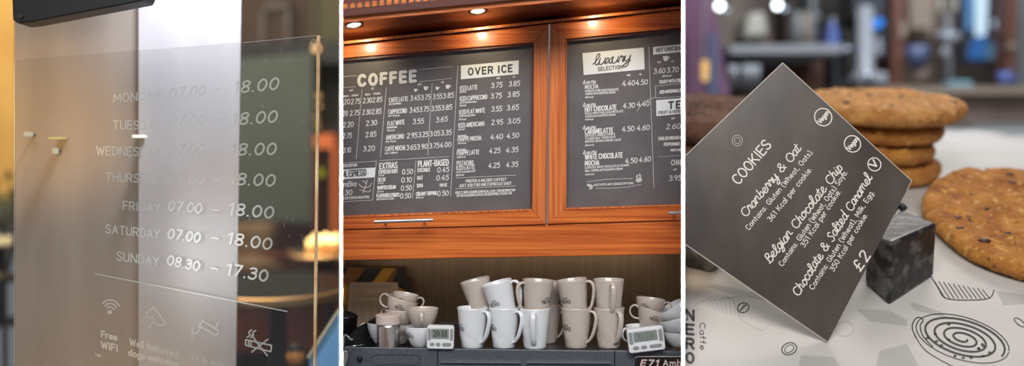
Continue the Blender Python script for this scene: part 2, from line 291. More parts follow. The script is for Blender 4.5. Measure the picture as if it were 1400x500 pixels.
# ------------------------------------------------------------------ stroke lettering (cap height 6, x-height 4)
G = {
 'A': (4, "0 0 2 6 4 0|.7 2 3.3 2"), 'B': (3.8, "0 0 0 6 2 6|c 2 6 3.3 5.7 3.5 4.6 3.1 3.5 2 3.2|0 3.2 2 3.2|c 2 3.2 3.5 2.8 3.8 1.6 3.4 .4 2 0|2 0 0 0"),
 'C': (3.9, "c 3.8 5.1 3 5.8 2.1 6 .8 5.4 0 3 .8 .6 2.1 0 3 .2 3.8 .9"), 'D': (3.9, "1.5 0 0 0 0 6 1.5 6|c 1.5 6 3.3 5.2 3.9 3 3.3 .8 1.5 0"),
 'E': (3.2, "3.2 6 0 6 0 0 3.2 0|0 3.1 2.8 3.1"), 'F': (3.1, "3.1 6 0 6 0 0|0 3.1 2.7 3.1"),
 'G': (4, "c 3.8 5.1 3 5.8 2.1 6 .8 5.4 0 3 .8 .6 2.1 0 3.2 .3 3.9 1.2|3.9 1.2 3.9 2.8 2.3 2.8"), 'H': (3.8, "0 0 0 6|3.8 0 3.8 6|0 3.1 3.8 3.1"),
 'I': (.9, ".45 0 .45 6"), 'J': (2.5, "2.5 6 2.5 1.5|c 2.5 1.5 2.2 .3 1.2 0 .3 .4 0 1.3"), 'K': (3.8, "0 0 0 6|3.6 6 0 2.5|1.2 3.6 3.8 0"),
 'L': (3, "0 6 0 0 3 0"), 'M': (4.8, "0 0 .3 6 2.4 1.6 4.5 6 4.8 0"), 'N': (4, "0 0 0 6 4 0 4 6"),
 'O': (4.2, "o 2.1 6 .7 5.2 0 3 .7 .8 2.1 0 3.5 .8 4.2 3 3.5 5.2 2.1 6"), 'P': (3.6, "0 0 0 6 2 6|c 2 6 3.3 5.6 3.6 4.4 3.3 3.2 2 2.8|2 2.8 0 2.8"),
 'Q': (4.2, "o 2.1 6 .7 5.2 0 3 .7 .8 2.1 0 3.5 .8 4.2 3 3.5 5.2 2.1 6|2.6 1.4 4.2 -.4"), 'R': (3.7, "0 0 0 6 2 6|c 2 6 3.3 5.6 3.6 4.4 3.3 3.2 2 2.8|0 2.8 2 2.8 3.7 0"),
 'S': (3.5, "c 3.3 5.2 2.6 5.9 1.6 6 .5 5.6 .2 4.6 .7 3.6 2.6 2.6 3.4 1.5 3 .5 1.8 0 .7 .2 0 1"), 'T': (3.8, "0 6 3.8 6|1.9 6 1.9 0"),
 'U': (3.8, "0 6 0 2|c 0 2 .4 .5 1.9 0 3.4 .5 3.8 2|3.8 2 3.8 6"), 'V': (4, "0 6 2 0 4 6"), 'W': (5.6, "0 6 1.4 0 2.8 5 4.2 0 5.6 6"),
 'X': (3.8, "0 0 3.8 6|0 6 3.8 0"), 'Y': (3.8, "0 6 1.9 3 3.8 6|1.9 3 1.9 0"), 'Z': (3.6, "0 6 3.6 6 0 0 3.6 0"),
 '0': (3.6, "o 1.8 6 .5 5 0 3 .5 1 1.8 0 3.1 1 3.6 3 3.1 5 1.8 6"), '1': (1.6, "0 4.8 1.4 6 1.4 0"),
 '2': (3.4, "c .1 4.8 .7 5.8 1.8 6 3 5.6 3.1 4.4 2.2 2.8 0 0|0 0 3.4 0"), '3': (3.3, "c .2 5.4 1.6 6 2.9 5.4 2.9 4 1.2 3.3|c 1.2 3.3 3 2.9 3.3 1.5 2.4 .2 1 0 0 .8"),
 '4': (3.7, "2.4 6 0 1.8 3.7 1.8|2.7 3.4 2.6 -.4"), '5': (3.4, "3.4 6 .7 6 .4 3.4|c .4 3.4 1.8 3.9 3.2 3.1 3.3 1.4 2.2 .1 .9 0 0 .6"),
 '6': (3.4, "c 2.9 6 1.3 5 .2 2.8 .3 .8 1.7 0 3.1 .7 3.3 2.2 2.2 3.4 .4 2.6"), '7': (3.4, "0 6 3.4 6 1.2 0"),
 '8': (3.3, "o 1.7 6 .4 5.4 .4 4 1.7 3.2 3 2.3 3.2 .9 1.7 0 .2 .9 .4 2.3 1.7 3.2 3 4 3 5.4 1.7 6"), '9': (3.3, "c 3.1 4.4 2 2.9 .5 3.3 .1 4.9 1.4 6 2.9 5.4 3.1 4.4 2.8 2 1.6 0"),
 '.': (.5, ".2 .1 .3 .1"), ',': (.6, ".4 .4 0 -1"), ':': (.5, ".2 .4 .3 .4|.2 3.4 .3 3.4"), '-': (2.2, "0 2.6 2.2 2.6"), '?': (3, "c 0 5 .9 6 2.4 5.7 2.8 4.3 1.4 3 1.4 1.7|1.4 .1 1.5 .1"),
 '(': (1.2, "c 1.2 6.6 .2 5 0 2.8 .3 .6 1.2 -1"), ')': (1.2, "c 0 6.6 1 5 1.2 2.8 .9 .6 0 -1"), '/': (2.4, "0 0 2.4 6"), "'": (.4, ".2 6 .2 4.8"),
 '&': (4, "c 4 0 1.3 3.6 .9 5 1.9 6 2.8 5.2 2.3 3.9 .5 2.5 0 1.3 1.2 0 2.7 .5 3.8 2.6"), '\u00a3': (3.6, "c 3.3 5 2.5 6 1.4 5.6 1.1 4.2 1.4 2.6 1 .9 .1 0|.1 0 3.6 0|.2 2.9 2.9 2.9"),
 '#': (2, "c 0 0 .8 1.2 .2 2.4 1.2 3.6"),
 'a': (3, "c 3 3.3 2 4 .8 3.6 0 2 .8 .3 1.9 .1 3 1.2|3 4 3 0"), 'b': (3, "0 6.4 0 0|c 0 1.2 1.2 0 2.5 .5 3 2 2.5 3.5 1.2 4 0 2.8"),
 'c': (2.7, "c 2.7 3.4 1.7 4 .6 3.6 0 2 .6 .4 1.7 0 2.7 .6"), 'd': (3, "3 6.4 3 0|c 3 1.2 1.8 0 .5 .5 0 2 .5 3.5 1.8 4 3 2.8"),
 'e': (2.9, "c .1 2 2.9 2.2 2.5 3.5 1.5 4 .4 3.4 0 2 .5 .5 1.6 0 2.8 .7"), 'f': (1.9, "c 1.9 6.2 1 6.3 .7 5 .7 0|0 4 1.8 4"),
 'g': (3, "c 3 3.3 2 4 .8 3.6 0 2 .8 .3 1.9 .2 3 1.2|c 3 4 3 -.8 2 -2 .9 -2 .2 -1.4"), 'h': (2.8, "0 6.4 0 0|c 0 2.6 1.3 4 2.5 3.6 2.8 2.4 2.8 0"),
 'i': (.3, ".15 4 .15 0|.15 5.6 .15 5.7"), 'k': (2.7, "0 6.4 0 0|2.5 4 0 1.5|1 2.4 2.7 0"), 'l': (.3, ".15 6.4 .15 0"),
 'm': (4.6, "0 4 0 0|c 0 2.6 1 4 2 3.6 2.3 2.4 2.3 0|c 2.3 2.6 3.3 4 4.3 3.6 4.6 2.4 4.6 0"), 'n': (2.8, "0 4 0 0|c 0 2.6 1.3 4 2.5 3.6 2.8 2.4 2.8 0"),
 'o': (3.1, "o 1.5 4 .4 3.3 0 2 .4 .7 1.5 0 2.7 .7 3.1 2 2.7 3.3 1.5 4"), 'p': (3, "0 4 0 -2|c 0 1.2 1.2 0 2.5 .5 3 2 2.5 3.5 1.2 4 0 2.8"),
 'r': (1.9, "0 4 0 0|c 0 2.4 .8 3.8 1.9 3.9"), 's': (2.4, "c 2.2 3.5 1.2 4 .3 3.4 .5 2.5 1.9 1.7 2.3 .8 1.3 0 0 .5"),
 't': (1.8, ".8 5.6 .8 .8 1.8 .1|0 4 1.8 4"), 'u': (2.8, "c 0 4 0 1.2 .9 0 2 .4 2.8 1.6|2.8 4 2.8 0"), 'v': (2.8, "0 4 1.4 0 2.8 4"), 'w': (4.2, "0 4 1.1 0 2.1 3.4 3.1 0 4.2 4"),
 'x': (2.8, "0 0 2.8 4|0 4 2.8 0"), 'y': (2.8, "0 4 1.5 .2|2.8 4 .8 -2"),
}
SCRIPT = {   # joined-up lower case
 'l': (2.2, "c -.6 .6 1 3 2 6 1.2 6.9 .5 5 .6 1 1.4 0 2.4 .9"), 'u': (3.4, "c -.2 .6 .4 4|c .4 4 .2 1 1 0 2 .6 2.7 2.2 2.9 4 2.7 1 3.6 .5"),
 'x': (3, "c -.2 .6 .6 3.8 1.6 2.2 2 .2 3.2 .8|2.9 4 .2 0"), 'r': (2.4, "c -.2 .6 .6 3.9 1 4.3 1.1 3.3 2.2 3.5 1.8 .8 2.7 .5"),
 'y': (3.2, "c -.2 .6 .5 4 .5 1.6 1.3 .6 2.4 1.6 3 4|c 3 4 2.6 -1.4 1.3 -3 .3 -2.2 1.4 -.8 3.5 .7"), 'a': (3.2, "c 2.9 3.4 1.8 4 .5 3 .2 1 1.2 .1 2.2 1 2.9 3.6 2.7 .8 3.6 .5"),
 'n': (3.3, "c 0 0 .5 3.9|c .2 1.8 1.5 3.9 2.4 3.6 2.3 .8 3.6 .5"), 'e': (2.8, "c -.1 1.2 1.8 2.2 2.1 3.5 1.2 4 .3 2.6 .5 .6 1.5 0 3.1 1"),
 'o': (3.2, "c 1.6 4 .4 3 .2 1.2 1.2 0 2.5 1 2.7 3 1.6 4 2 3.2 3.5 3.2"), 'c': (2.7, "c 2.4 3.3 1.5 4 .3 2.8 .2 .8 1.2 0 3 1"),
 'i': (1.3, "c 0 1 .6 4 .5 .6 1.5 .6|.9 5.4 1 5.6"), 't': (2, "c 1 6 .6 1 1 .1 2.3 .8|-.2 4.2 2 4.5"), 'h': (3.1, "c 1 6.6 .2 0|c .3 2 1.5 3.9 2.3 3.4 2.1 .6 3.4 .6"),
 'd': (3.2, "c 2.9 3.4 1.8 4 .4 3 .2 1 1.2 .1 2.2 1 2.8 3|c 3.4 7 2.6 1 3.5 .4"), 'b': (2.8, "c .9 6.6 .2 .6|c .2 .8 1.4 -.1 2.5 1.4 2 3.5 .5 2.4"),
 'm': (4.8, "c 0 0 .5 3.9|c .2 1.8 1.3 3.9 2 3.4 1.9 .3|c 1.9 1.8 3.1 3.9 3.9 3.4 3.8 .8 5 .5"), 'g': (3.1, "c 2.8 3.4 1.7 4 .4 3 .2 1.2 1.2 .4 2.2 1.2 2.9 3.6 2.3 -1.6 1 -2.6 .4 -1.6 3.3 .6"),
 'p': (2.9, "c .7 4.4 -.3 -2.4|c .3 1.6 1.4 4 2.5 3 2.2 .6 .6 .6"), 'B': (3.8, "c .6 0 1 6 2.6 6.4 3.2 5 1.4 3.4|c 1.4 3.4 3.4 3 3.4 1 2 -.2 -.2 .6"),
 'S': (3.4, "c 3.3 5.4 2.2 6.4 .9 5.2 1.6 3.6 2.6 2 1.6 0 -.2 .8"),
}
def strokes(ch, font):
    g = font.get(ch) if font else None
    g = g or G.get(ch)
    if not g: return 3, []
    out = []
    for s in g[1].split('|'):
        t = s.split(); mode = t[0] if t[0] in ('c', 'o') else ''
        nums = [float(v) for v in (t[1:] if mode else t)]
        pts = list(zip(nums[::2], nums[1::2]))
        if mode: pts = cr(pts, 3, mode == 'o')
        out.append(pts)
    return g[0], out
LIFT = [True, 0]
def ribbon(mb, pts, wpx, surf, rnd=True):    # a flat painted stroke lying on the surface surf(px,py)
    p = [pts[0]]
    for a in pts[1:]:
        L = math.hypot(a[0] - p[-1][0], a[1] - p[-1][1])
        if L < 1e-5: continue
        k = max(1, int(L / 14)) if L > 24 else 1
        b = p[-1]; p += [(b[0] + (a[0] - b[0]) * t / k, b[1] + (a[1] - b[1]) * t / k) for t in range(1, k + 1)]
    if len(p) < 2: p = [p[0], (p[0][0] + .01, p[0][1])]
    for i in range(1, len(p) - 1):           # sharp turns start a new stroke
        a, b = (p[i][0] - p[i - 1][0], p[i][1] - p[i - 1][1]), (p[i + 1][0] - p[i][0], p[i + 1][1] - p[i][1])
        if a[0] * b[0] + a[1] * b[1] < .25 * math.hypot(*a) * math.hypot(*b):
            ribbon(mb, p[:i + 1], wpx, surf, rnd); ribbon(mb, p[i:], wpx, surf, rnd); return
    n = len(p); closed = n > 3 and math.hypot(p[0][0] - p[-1][0], p[0][1] - p[-1][1]) < 1e-4
    LIFT[1] = (LIFT[1] + 1) % 7; kk = 1 - 2e-5 * LIFT[1] if LIFT[0] else 1
    if not rnd and not closed:
        for e, o in ((0, 1), (-1, -2)):
            dx, dy = p[e][0] - p[o][0], p[e][1] - p[o][1]; L = math.hypot(dx, dy); p[e] = (p[e][0] + dx / L * wpx * .3, p[e][1] + dy / L * wpx * .3)
    def nrm(a, b):
        dx, dy = b[0] - a[0], b[1] - a[1]; L = math.hypot(dx, dy) or 1; return (-dy / L, dx / L)
    lt, rt = [], []
    for i in range(n):
        a = nrm(p[i - 1], p[i]) if i else (nrm(p[-2], p[-1]) if closed else nrm(p[0], p[1]))
        b = nrm(p[i], p[i + 1]) if i < n - 1 else (nrm(p[0], p[1]) if closed else a)
        mx, my = a[0] + b[0], a[1] + b[1]; L = math.hypot(mx, my)
        if L < .5: mx, my, q = b[0], b[1], 1
        else: mx, my = mx / L, my / L; q = min(1.9, 1 / max(.4, mx * b[0] + my * b[1]))
        h = wpx / 2 * q; lt.append((p[i][0] + mx * h, p[i][1] + my * h)); rt.append((p[i][0] - mx * h, p[i][1] - my * h))
    k2 = [kk - (2.2e-6 * i if LIFT[0] else 0) for i in range(n)]
    vs = [surf(*v) * q for v, q in zip(lt, k2)] + [surf(*v) * q for v, q in zip(rt, k2)]
    mb.add(vs, [[i, i + 1, n + i + 1, n + i] for i in range(n - 1)])
    if rnd and not closed:
        for e, o in ((0, 1), (-1, -2)):
            a = math.atan2(p[e][1] - p[o][1], p[e][0] - p[o][0])
            mb.add([surf(p[e][0] + wpx / 2 * math.cos(a + t), p[e][1] + wpx / 2 * math.sin(a + t)) * kk for t in [-PI / 2 + PI * i / 5 for i in range(6)]], [list(range(6))])
def text(mb, s, p0, p1, cap, wpx, surf, slant=0, gap=1.5, font=None, space=2.4, up=None, rnd=None, wob=0):
    """lettering fitted between two baseline points; up defaults to straight up for menus"""
    adv = 0; items = []
    for ch in s:
        if ch == ' ': adv += space; continue
        w_, st = strokes(ch, font); items.append((adv, st)); adv += w_ + gap
    adv -= gap
    bx, by = (p1[0] - p0[0]) / adv, (p1[1] - p0[1]) / adv
    if up is None: up = (0, -1)
    ux, uy = up[0] * cap / 6, up[1] * cap / 6
    k = slant * cap / 6 / max(1e-6, math.hypot(bx, by))
    if rnd is None: rnd = wpx > 1.3
    for i, (ox, st) in enumerate(items):
        w0 = wob * math.sin(i * 2.3)
        for pl in st:
            ribbon(mb, [(p0[0] + bx * (ox + x + k * y) + ux * (y + w0), p0[1] + by * (ox + x + k * y) + uy * (y + w0)) for x, y in pl], wpx, surf, rnd)

# ================================================================== THE SETTING
# dividers: thin white-edged walls that run back along the lines of sight, the centre bay between them
def divider(name, xa, xb):
    mb = MB(); v = []
    for d in (1.30, 1.80):
        for px in (xa, xb):
            for py in (-90, 620): v.append(P(px, py, d) if d < 1.5 else Vector((P(px, 0, d).x, d, P(0, py, 1.3).z)))
    mb.add(v, [[0, 1, 3, 2], [4, 6, 7, 5], [0, 4, 5, 1], [2, 3, 7, 6], [0, 2, 6, 4], [1, 5, 7, 3]])
    return struct(link(name, mb, 'white'))
divider('wall_left', 464.7, 468.3)
divider('wall_right', 931.8, 936.2)
struct(link('wall_light_block', box((-.03, 1.86, -.6), (.03, 6.2, 2.2)), 'shade'))  # unseen wall added to stop light passing between the outer bays

# ------------------------------------------------------------------ LEFT BAY: notice behind a cafe window
D = 1.40
SL = lambda x, y: P(x, y, 1.3990)
struct(link('window_1', prism([(-40, -60), (463.5, -60), (463.5, 600), (-40, 600)], 1.425, 1.429), 'glass'))
notice = link('opening_hours_sheet', prism([(19, 82), (330, 58), (435.5, 48), (429, 560), (19, 560)], 1.400, 1.403), 'acrylic')
tag(notice, 'clear acrylic sheet with white opening hours lettering hung inside the window', 'sign')
link('polished_edge', prism([(433, 49), (437, 48), (430.5, 560), (427.5, 560)], 1.3985, 1.405), 'acrylic_edge', notice)
mb = MB(); ribbon(mb, [(19.5, 84), (19.5, 499)], .8, SL); link('painted_edge_glint', mb, 'scratch_glint', notice, recalc=False); mb = MB(); ribbon(mb, [(238, 66), (330, 58.5), (434, 48.5)], 1.0, SL)  # edge highlight drawn as strips of pale film
link('painted_edge_glint', mb, 'scratch_glint', notice, recalc=False)
mb = MB()
ribbon(mb, ell(429, 58, 4, 4, 16) + [(433, 58)], 1.2, SL); link('hanging_hole', mb, 'scratch_glint', notice, recalc=False)
days = [('MONDAY', (155.5, 139.5), (219, 135)), ('TUESDAY', (155, 176), (219, 176.5)), ('WEDNESDAY', (132, 211), (219, 213.5)), ('THURSDAY', (145, 247), (218.5, 250.5)),
        ('FRIDAY', (168.5, 286), (218, 290)), ('SATURDAY', (145, 318), (217.5, 325.5)), ('SUNDAY', (160, 355), (216.5, 363))]
opens = [('07.00', (232, 134), (279, 129.5)), ('07.00', (231.5, 171), (279.5, 169)), ('07.00', (231, 210), (278.5, 210)), ('07.00', (230, 248.5), (277, 251)),
         ('07.00', (229.5, 287), (274, 291)), ('07.00', (229, 325), (272, 331)), ('08.30', (228, 361), (271, 370))]
closes = [('18.00', (319, 127.5), (379, 121.5)), ('18.00', (317, 170.6), (377, 166.5)), ('18.00', (315, 212), (375.5, 210.7)), ('18.00', (313.5, 251.5), (374, 254)),
          ('18.00', (312, 292.5), (372, 298)), ('18.00', (310.5, 332.5), (369.5, 341)), ('17.30', (309, 374.5), (364, 384.5))]
dash = [(298, 121.5, -.08), (299, 162.5, -.05), (297, 205, 0), (296, 246, .05), (294.5, 287, .1), (294, 325.5, .14), (293.5, 367, .19)]
for (n1, a, b), (t1, c, e), (t2, g, h), (dx, dy, sl) in zip(days, opens, closes, dash):
    mb = MB(); text(mb, n1, a, b, 11, 1.7, SL, gap=1.6, up=(.02, -1)); link('day_lettering', mb, 'etch', notice, recalc=False)
    mb = MB(); text(mb, t1, c, e, 12.5, 2.2, SL, slant=.22, gap=1.5); text(mb, t2, g, h, 15, 2.6, SL, slant=.22, gap=1.7)
    ribbon(mb, [(dx - 4.5, dy - 4.5 * sl), (dx + 4.5, dy + 4.5 * sl)], 1.8, SL, True); link('hours_lettering', mb, 'etch', notice, recalc=False)
mb = MB(); ribbon(mb, [(130, 374), (215, 390.5), (392.5, 425.5)], 1.7, SL); link('rule_line', mb, 'etch', notice, recalc=False)
mb = MB()
for r_ in (6, 10, 14.2): ribbon(mb, [(150.5 + r_ * math.sin(R(a + 8)), 426 - r_ * 1.15 * math.cos(R(a + 8))) for a in range(-52, 53, 13)], 2.0, SL, True)
mb.add([SL(150 + 3 * math.cos(t), 426.5 + 3.2 * math.sin(t)) for t in [2 * PI * i / 16 for i in range(16)]], [list(range(16))])
link('wifi_symbol', mb, 'etch', notice, recalc=False)
def zo(lst, ox, oy, s): return [(ox + x / s, oy + y / s) for x, y in lst]
mb = MB()
z = lambda l: zo(l, 120, 380, 4.165)
for pl in ([(305, 243), (335, 220), (336, 198), (375, 166), (439, 252), (428, 268), (400, 267), (378, 248), (374, 232)], [(376, 212), (366, 222), (352, 232), (337, 220)], [(374, 248), (356, 266), (350, 286)], [(397, 220), (399, 222)]):
    ribbon(mb, z(pl), 1.7, SL, True)
link('dog_symbol', mb, 'etch', notice, recalc=False)
mb = MB(); z = lambda l: zo(l, 240, 400, 5)
for pl in ([(113, 240), (113, 310)], [(113, 275), (148, 276), (172, 238)], [(185, 192), (292, 258), (290, 282), (268, 288), (165, 228), (185, 192)], [(290, 205), (275, 238)], [(178, 210), (160, 228), (172, 242)]):
    ribbon(mb, z(pl), 1.6, SL, True)
link('camera_symbol', mb, 'etch', notice, recalc=False)
mb = MB()
for pl in ([(480, 320), (657, 360), (650, 402), (478, 358), (480, 320)], [(500, 325), (498, 362)], [(516, 328), (514, 366)], [(520, 405), (630, 318)], [(522, 288), (560, 345), (628, 430)],
           cr([(490, 304), (508, 288), (502, 268), (520, 254)]), cr([(514, 306), (532, 290), (528, 272), (548, 258)])):
    ribbon(mb, z(pl), 2.0, SL, True)
link('no_smoking_symbol', mb, 'etch', notice, recalc=False)
mb = MB()
text(mb, 'Free', (139, 460), (159.5, 465), 8, 2.0, SL); text(mb, 'WIFI', (138.8, 475), (160.5, 480.5), 9, 2.0, SL)
text(mb, 'isi', (131, 486), (138.5, 488), 4, 1.0, SL); text(mb, 'Well behaved', (177.5, 471), (242.5, 488.5), 8.6, 1.9, SL)
text(mb, 'dogs welcome', (176, 485.5), (243, 501.5), 8.2, 1.9, SL); text(mb, '24 hr cctv', (262, 492), (306, 502), 7, 1.6, SL)
link('caption_lettering', mb, 'etch', notice, recalc=False)
mb = MB(); rnd = random.Random(3)
for _ in range(34):
    x, y = rnd.uniform(338, 424), rnd.uniform(62, 330); ribbon(mb, [(x, y), (x + rnd.uniform(-1.5, 1.5), y + rnd.uniform(1, 7))], .5, SL)
link('scratches', mb, 'scratch_glint', notice, recalc=False)
h = link('sign_holder', prism([(15, -40), (215, -40), (196, 1), (40, 30.5), (24, 32), (17, 27)], 1.36, 1.398), 'holder', bevel=.002)
tag(h, 'black metal bracket gripping the top of the opening hours sheet', 'bracket')
link('screw', prism(ell(28, 22, 3, 3, 14), 1.357, 1.361), 'dark_metal', h)

# pillar added behind the glass to stand for a reflection in it
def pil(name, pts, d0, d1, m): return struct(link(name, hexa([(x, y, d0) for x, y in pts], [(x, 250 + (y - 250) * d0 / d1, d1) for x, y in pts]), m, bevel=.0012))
pil('reflected_pillar_left', [(20, -260), (191, -260), (191, 820), (20, 820)], 1.61, 1.85, 'reflection_l')
pil('reflected_pillar_right', [(189, -260), (334, -260), (318, 820), (189, 820)], 1.60, 1.84, 'reflection_r')
def ghost_glow(px, py, w_, h_, m, label):  # added glow standing for a lamp reflected in the glass
    r_ = root('reflection_glow', P(px, py + h_, 1.58), label, 'lamp', None)
    link('glow_bar', prism(rrect(px, py, w_, h_, min(w_, h_) * .45), 1.575, 1.585), m, r_)
    link('added_mount', prism(rrect(px, py, w_ * .6, h_ * .6, min(w_, h_) * .25), 1.585, 1.6095), 'frame_dim', r_); return r_
ghost_glow(77, 188.5, 22, 2.2, 'tube', 'slim yellow glow standing for a reflected lamp, on the left face of the pillar')
ghost_glow(189, 186, 17, 3, 'ghost_w', 'bright white oval glow standing for a reflection, on the corner of the pillar')
ghost_glow(37, 183, 9, 6, 'ghost_d', 'small round cream reflection glow at the left edge of the pillar')
ghost_glow(74, 206, 5, 8, 'ghost_d', 'small upright white reflection glow below the yellow one on the pillar')
# street strip at the far left
struct(link('wall_street', prism([(-260, -260), (40, -260), (40, 272), (-260, 272)], 3.4, 3.5), 'gold_wall'))
struct(link('ground', box((-3.6, 2.25, -.75), (-1.0, 3.6, -.72)), 'pave'))
def leafy(name, cx, cy, d, r_, label, n=90):
    mb = MB(); c = P(cx, cy, d); q = random.Random(cx)
    for _ in range(n):
        v = Vector((q.gauss(0, 1), q.gauss(0, 1), q.gauss(0, .8))) * r_ * .5; a = Vector((q.uniform(-1, 1), q.uniform(-1, 1), q.uniform(-1, 1))).normalized() * .03; b = a.cross(Vector((q.uniform(-1, 1), 1, q.uniform(-1, 1)))).normalized() * .012
        mb.add([c + v - a, c + v + b, c + v + a, c + v - b], [[0, 1, 2, 3]])
    o = link(name, mb, 'foliage', recalc=False)
    link('stem', tube([c + Vector((0, 0, -r_ * 1.3)), c], .008), 'dark_metal', o)
    return tag(o, label, 'plant')
leafy('shrub', 4, 288, 3.25, .11, 'dull green shrub blurred at the far left street edge')
tb = root('pavement_table', P(5, 395, 2.9), 'pale topped pavement table at the far left edge', 'table')
link('table_top', lathe([(.001, 0), (.16, 0), (.165, .008), (.16, .016), (.001, .016)], 28, None, Matrix.Translation(P(2, 334, 2.9))), 'pale_rail', tb, smooth=False)
link('pedestal', tube([P(2, 334, 2.9), P(2, 440, 2.9)], .015), 'dark_metal', tb)
link('base', lathe([(.001, 0), (.09, 0), (.09, .01), (.001, .012)], 24, None, Matrix.Translation(P(2, 442, 2.9))), 'dark_metal', tb)
ch = root('pavement_chair', P(8, 420, 2.6), 'dark metal pavement chair low at the far left edge', 'chair')
a = P(6, 378, 2.6)
link('seat', box((a.x - .1, 2.5, a.z - .008), (a.x + .05, 2.68, a.z + .004)), 'dark_metal', ch)
link('backrest', tube(cr([a + Vector((.04, -.08, 0)), a + Vector((.05, -.05, .12)), a + Vector((-.02, -.05, .15)), a + Vector((-.09, -.05, .12)), a + Vector((-.09, -.08, 0))]), .006), 'dark_metal', ch)
for dx, dy in ((-.09, -.08), (.04, -.08), (-.09, .06), (.04, .06)): link('leg', tube([a + Vector((dx, dy, 0)), a + Vector((dx * 1.15, dy * 1.1, -.3))], .006), 'dark_metal', ch)

# interior seen to the right of the pillar
struct(link('wall_interior', prism([(295, -120), (428, -120), (428, 640), (295, 640)], 3.9, 4.0), 'brown_wall'))
struct(link('wall_green', prism([(426, -120), (560, -120), (560, 640), (426, 640)], 3.85, 4.0), 'olive'))
struct(link('trim_3', prism([(300, 232), (560, 232), (560, 480), (300, 480)], 3.78, 3.85), 'maroon'))
o = link('wall_lintel', prism([(300, 62), (560, 50), (560, 84), (300, 88)], 3.6, 3.85), 'holder'); struct(o)
nb = link('notice_board', prism([(300, 84), (428, 72), (428, 306), (300, 300)], 3.5, 3.55), 'slate', bevel=.004)
tag(nb, 'plain slate green board on the wall behind the opening times', 'board')
pf = root('picture_frame', P(390, 80, 3.88), 'dull silver picture frame high on the brown wall', 'picture')
for pl in ([(356, 8), (396, 3), (396, 9), (356, 14)], [(356, 8), (361, 8), (361, 66), (356, 66)], [(391, 4), (396, 4), (396, 64), (391, 64)]): link('frame_side', prism(pl, 3.85, 3.89), 'frame_dim', pf)
link('picture', prism([(361, 12), (391, 8), (391, 62), (361, 62)], 3.87, 3.89), 'brown_wall', pf)
cabn = root('display_cabinet', P(443, 300, 3.3), 'orange topped display cabinet against the green wall', 'cabinet')
link('header', prism([(429, 184), (455, 182), (457, 203), (429, 203)], 3.3, 3.5), 'orange', cabn)
link('side_panel', prism([(428, 203), (434, 203), (434, 335), (428, 335)], 3.3, 3.5), 'wood_dark', cabn)
link('glass_door', prism([(434, 203), (453, 203), (453, 325), (434, 325)], 3.32, 3.5), 'screen_dark', cabn)
link('side_panel', prism([(453, 203), (458, 203), (458, 335), (453, 335)], 3.3, 3.5), 'orange', cabn)
link('green_item', prism(rrect(438, 236, 7, 12, 2), 3.30, 3.322), 'green_glow', cabn)  # yellow-green item drawn as a glowing tile
for i, (x, y, r_) in enumerate(((432, 66, 5), (435, 131, 3.4), (436, 145, 3), (433, 160, 2.6), (434, 171, 2.4))):
    o = root('glass_pendant', P(x, y, 3.2), ['large amber glowing glass pendant by the top right corner of the sheet', 'amber glass ball highest in the short column beside the sheet', 'amber glass ball second in the short column beside the sheet', 'amber glass ball third in the short column beside the sheet', 'amber glass ball lowest, just over the orange cabinet'][i], 'lamp', 'amber glass pendants')
    link('globe', sphere(P(x, y, 3.2), r_ * 3.2 / F), glow('amber_glow', (1, .6, .25, 1), 2.2 if i == 0 else .9), o, smooth=True)
    link('cord', tube([P(x, y - r_, 3.2), P(x, -60, 3.2)], .0012), 'dark_metal', o)
# armchair
ac = root('armchair', P(352, 420, 3.1), 'beige upholstered armchair below the slate green board', 'armchair')
link('backrest', prism([(300, 308), (362, 304), (373, 310), (374, 345), (360, 352), (300, 380)], 3.2, 3.32), 'beige', ac, bevel=.03, seg=4)
link('arm', tube(cr([P(300, 372, 3.0), P(335, 366, 2.95), P(362, 368, 2.95), P(378, 378, 3.0)]), lambda t: .035, lambda t: .03, 14), 'beige', ac, smooth=True)
link('seat', prism([(300, 352), (372, 350), (382, 384), (300, 392)], 2.98, 3.2), 'maroon', ac, bevel=.02, seg=3)
link('base', prism([(306, 385), (376, 382), (372, 430), (306, 430)], 3.0, 3.25), 'maroon', ac)
# candle table
def ctable(name, cx, cy, d, rpx, label, m_edge, ht, half=None):
    r_ = root(name, P(cx, cy, d) + Vector((0, 0, -ht)), label, 'table')
    T = Matrix.Translation(P(cx, cy, d)) @ Matrix.Rotation(R(6), 4, 'X'); rr = rpx * d / F
    link('table_top', lathe([(.001, -.012), (rr * .97, -.012), (rr * .975, 0), (.001, 0)], 56, None, T), 'darktop', r_)
    link('rim', lathe([(rr * .97, -.016), (rr, -.013), (rr, .001), (rr * .97, .003)], 56, None, T), m_edge, r_)
    link('pedestal', tube([P(cx, cy, d) + Vector((0, 0, -.012)), P(cx, cy, d) + Vector((0, 0, -ht))], .02), 'dark_metal', r_)
    link('base', lathe([(.001, 0), (rr * .5, 0), (rr * .5, .01), (.001, .02)], 28, None, Matrix.Translation(P(cx, cy, d) + Vector((0, 0, -ht)))), 'dark_metal', r_); return r_
ctable('round_table', 447, 340, 2.9, 52, 'small dark round table carrying the glowing candles', 'brass', .4)
q = random.Random(5)
for i, (x, y) in enumerate(((424, 336), (431, 330), (438, 333), (445, 329), (452, 332), (459, 330))):
    base = P(x, y + 9, 2.84)
    c = root('candle', base, 'lit candle in a cluster on the small round table', 'candle', 'candles on the small round table')
    link('wax', lathe([(.001, 0), (.013, 0), (.013, .018), (.001, .018)], 14, None, Matrix.Translation(base)), 'wax', c)
    link('flame', sphere(base + Vector((0, 0, .027)), .009, None, 1, 1, 1.5), 'candle', c, smooth=True)
tr = lathe([(.001, 0), (.088, 0), (.094, .004), (.09, .008), (.001, .005)], 32, None, Matrix.Translation(P(444, 351, 2.76)))
tag(link('candle_tray', tr, M['candle'] if False else 'brass'), 'shiny brass tray in front of the candles on the small table', 'tray')
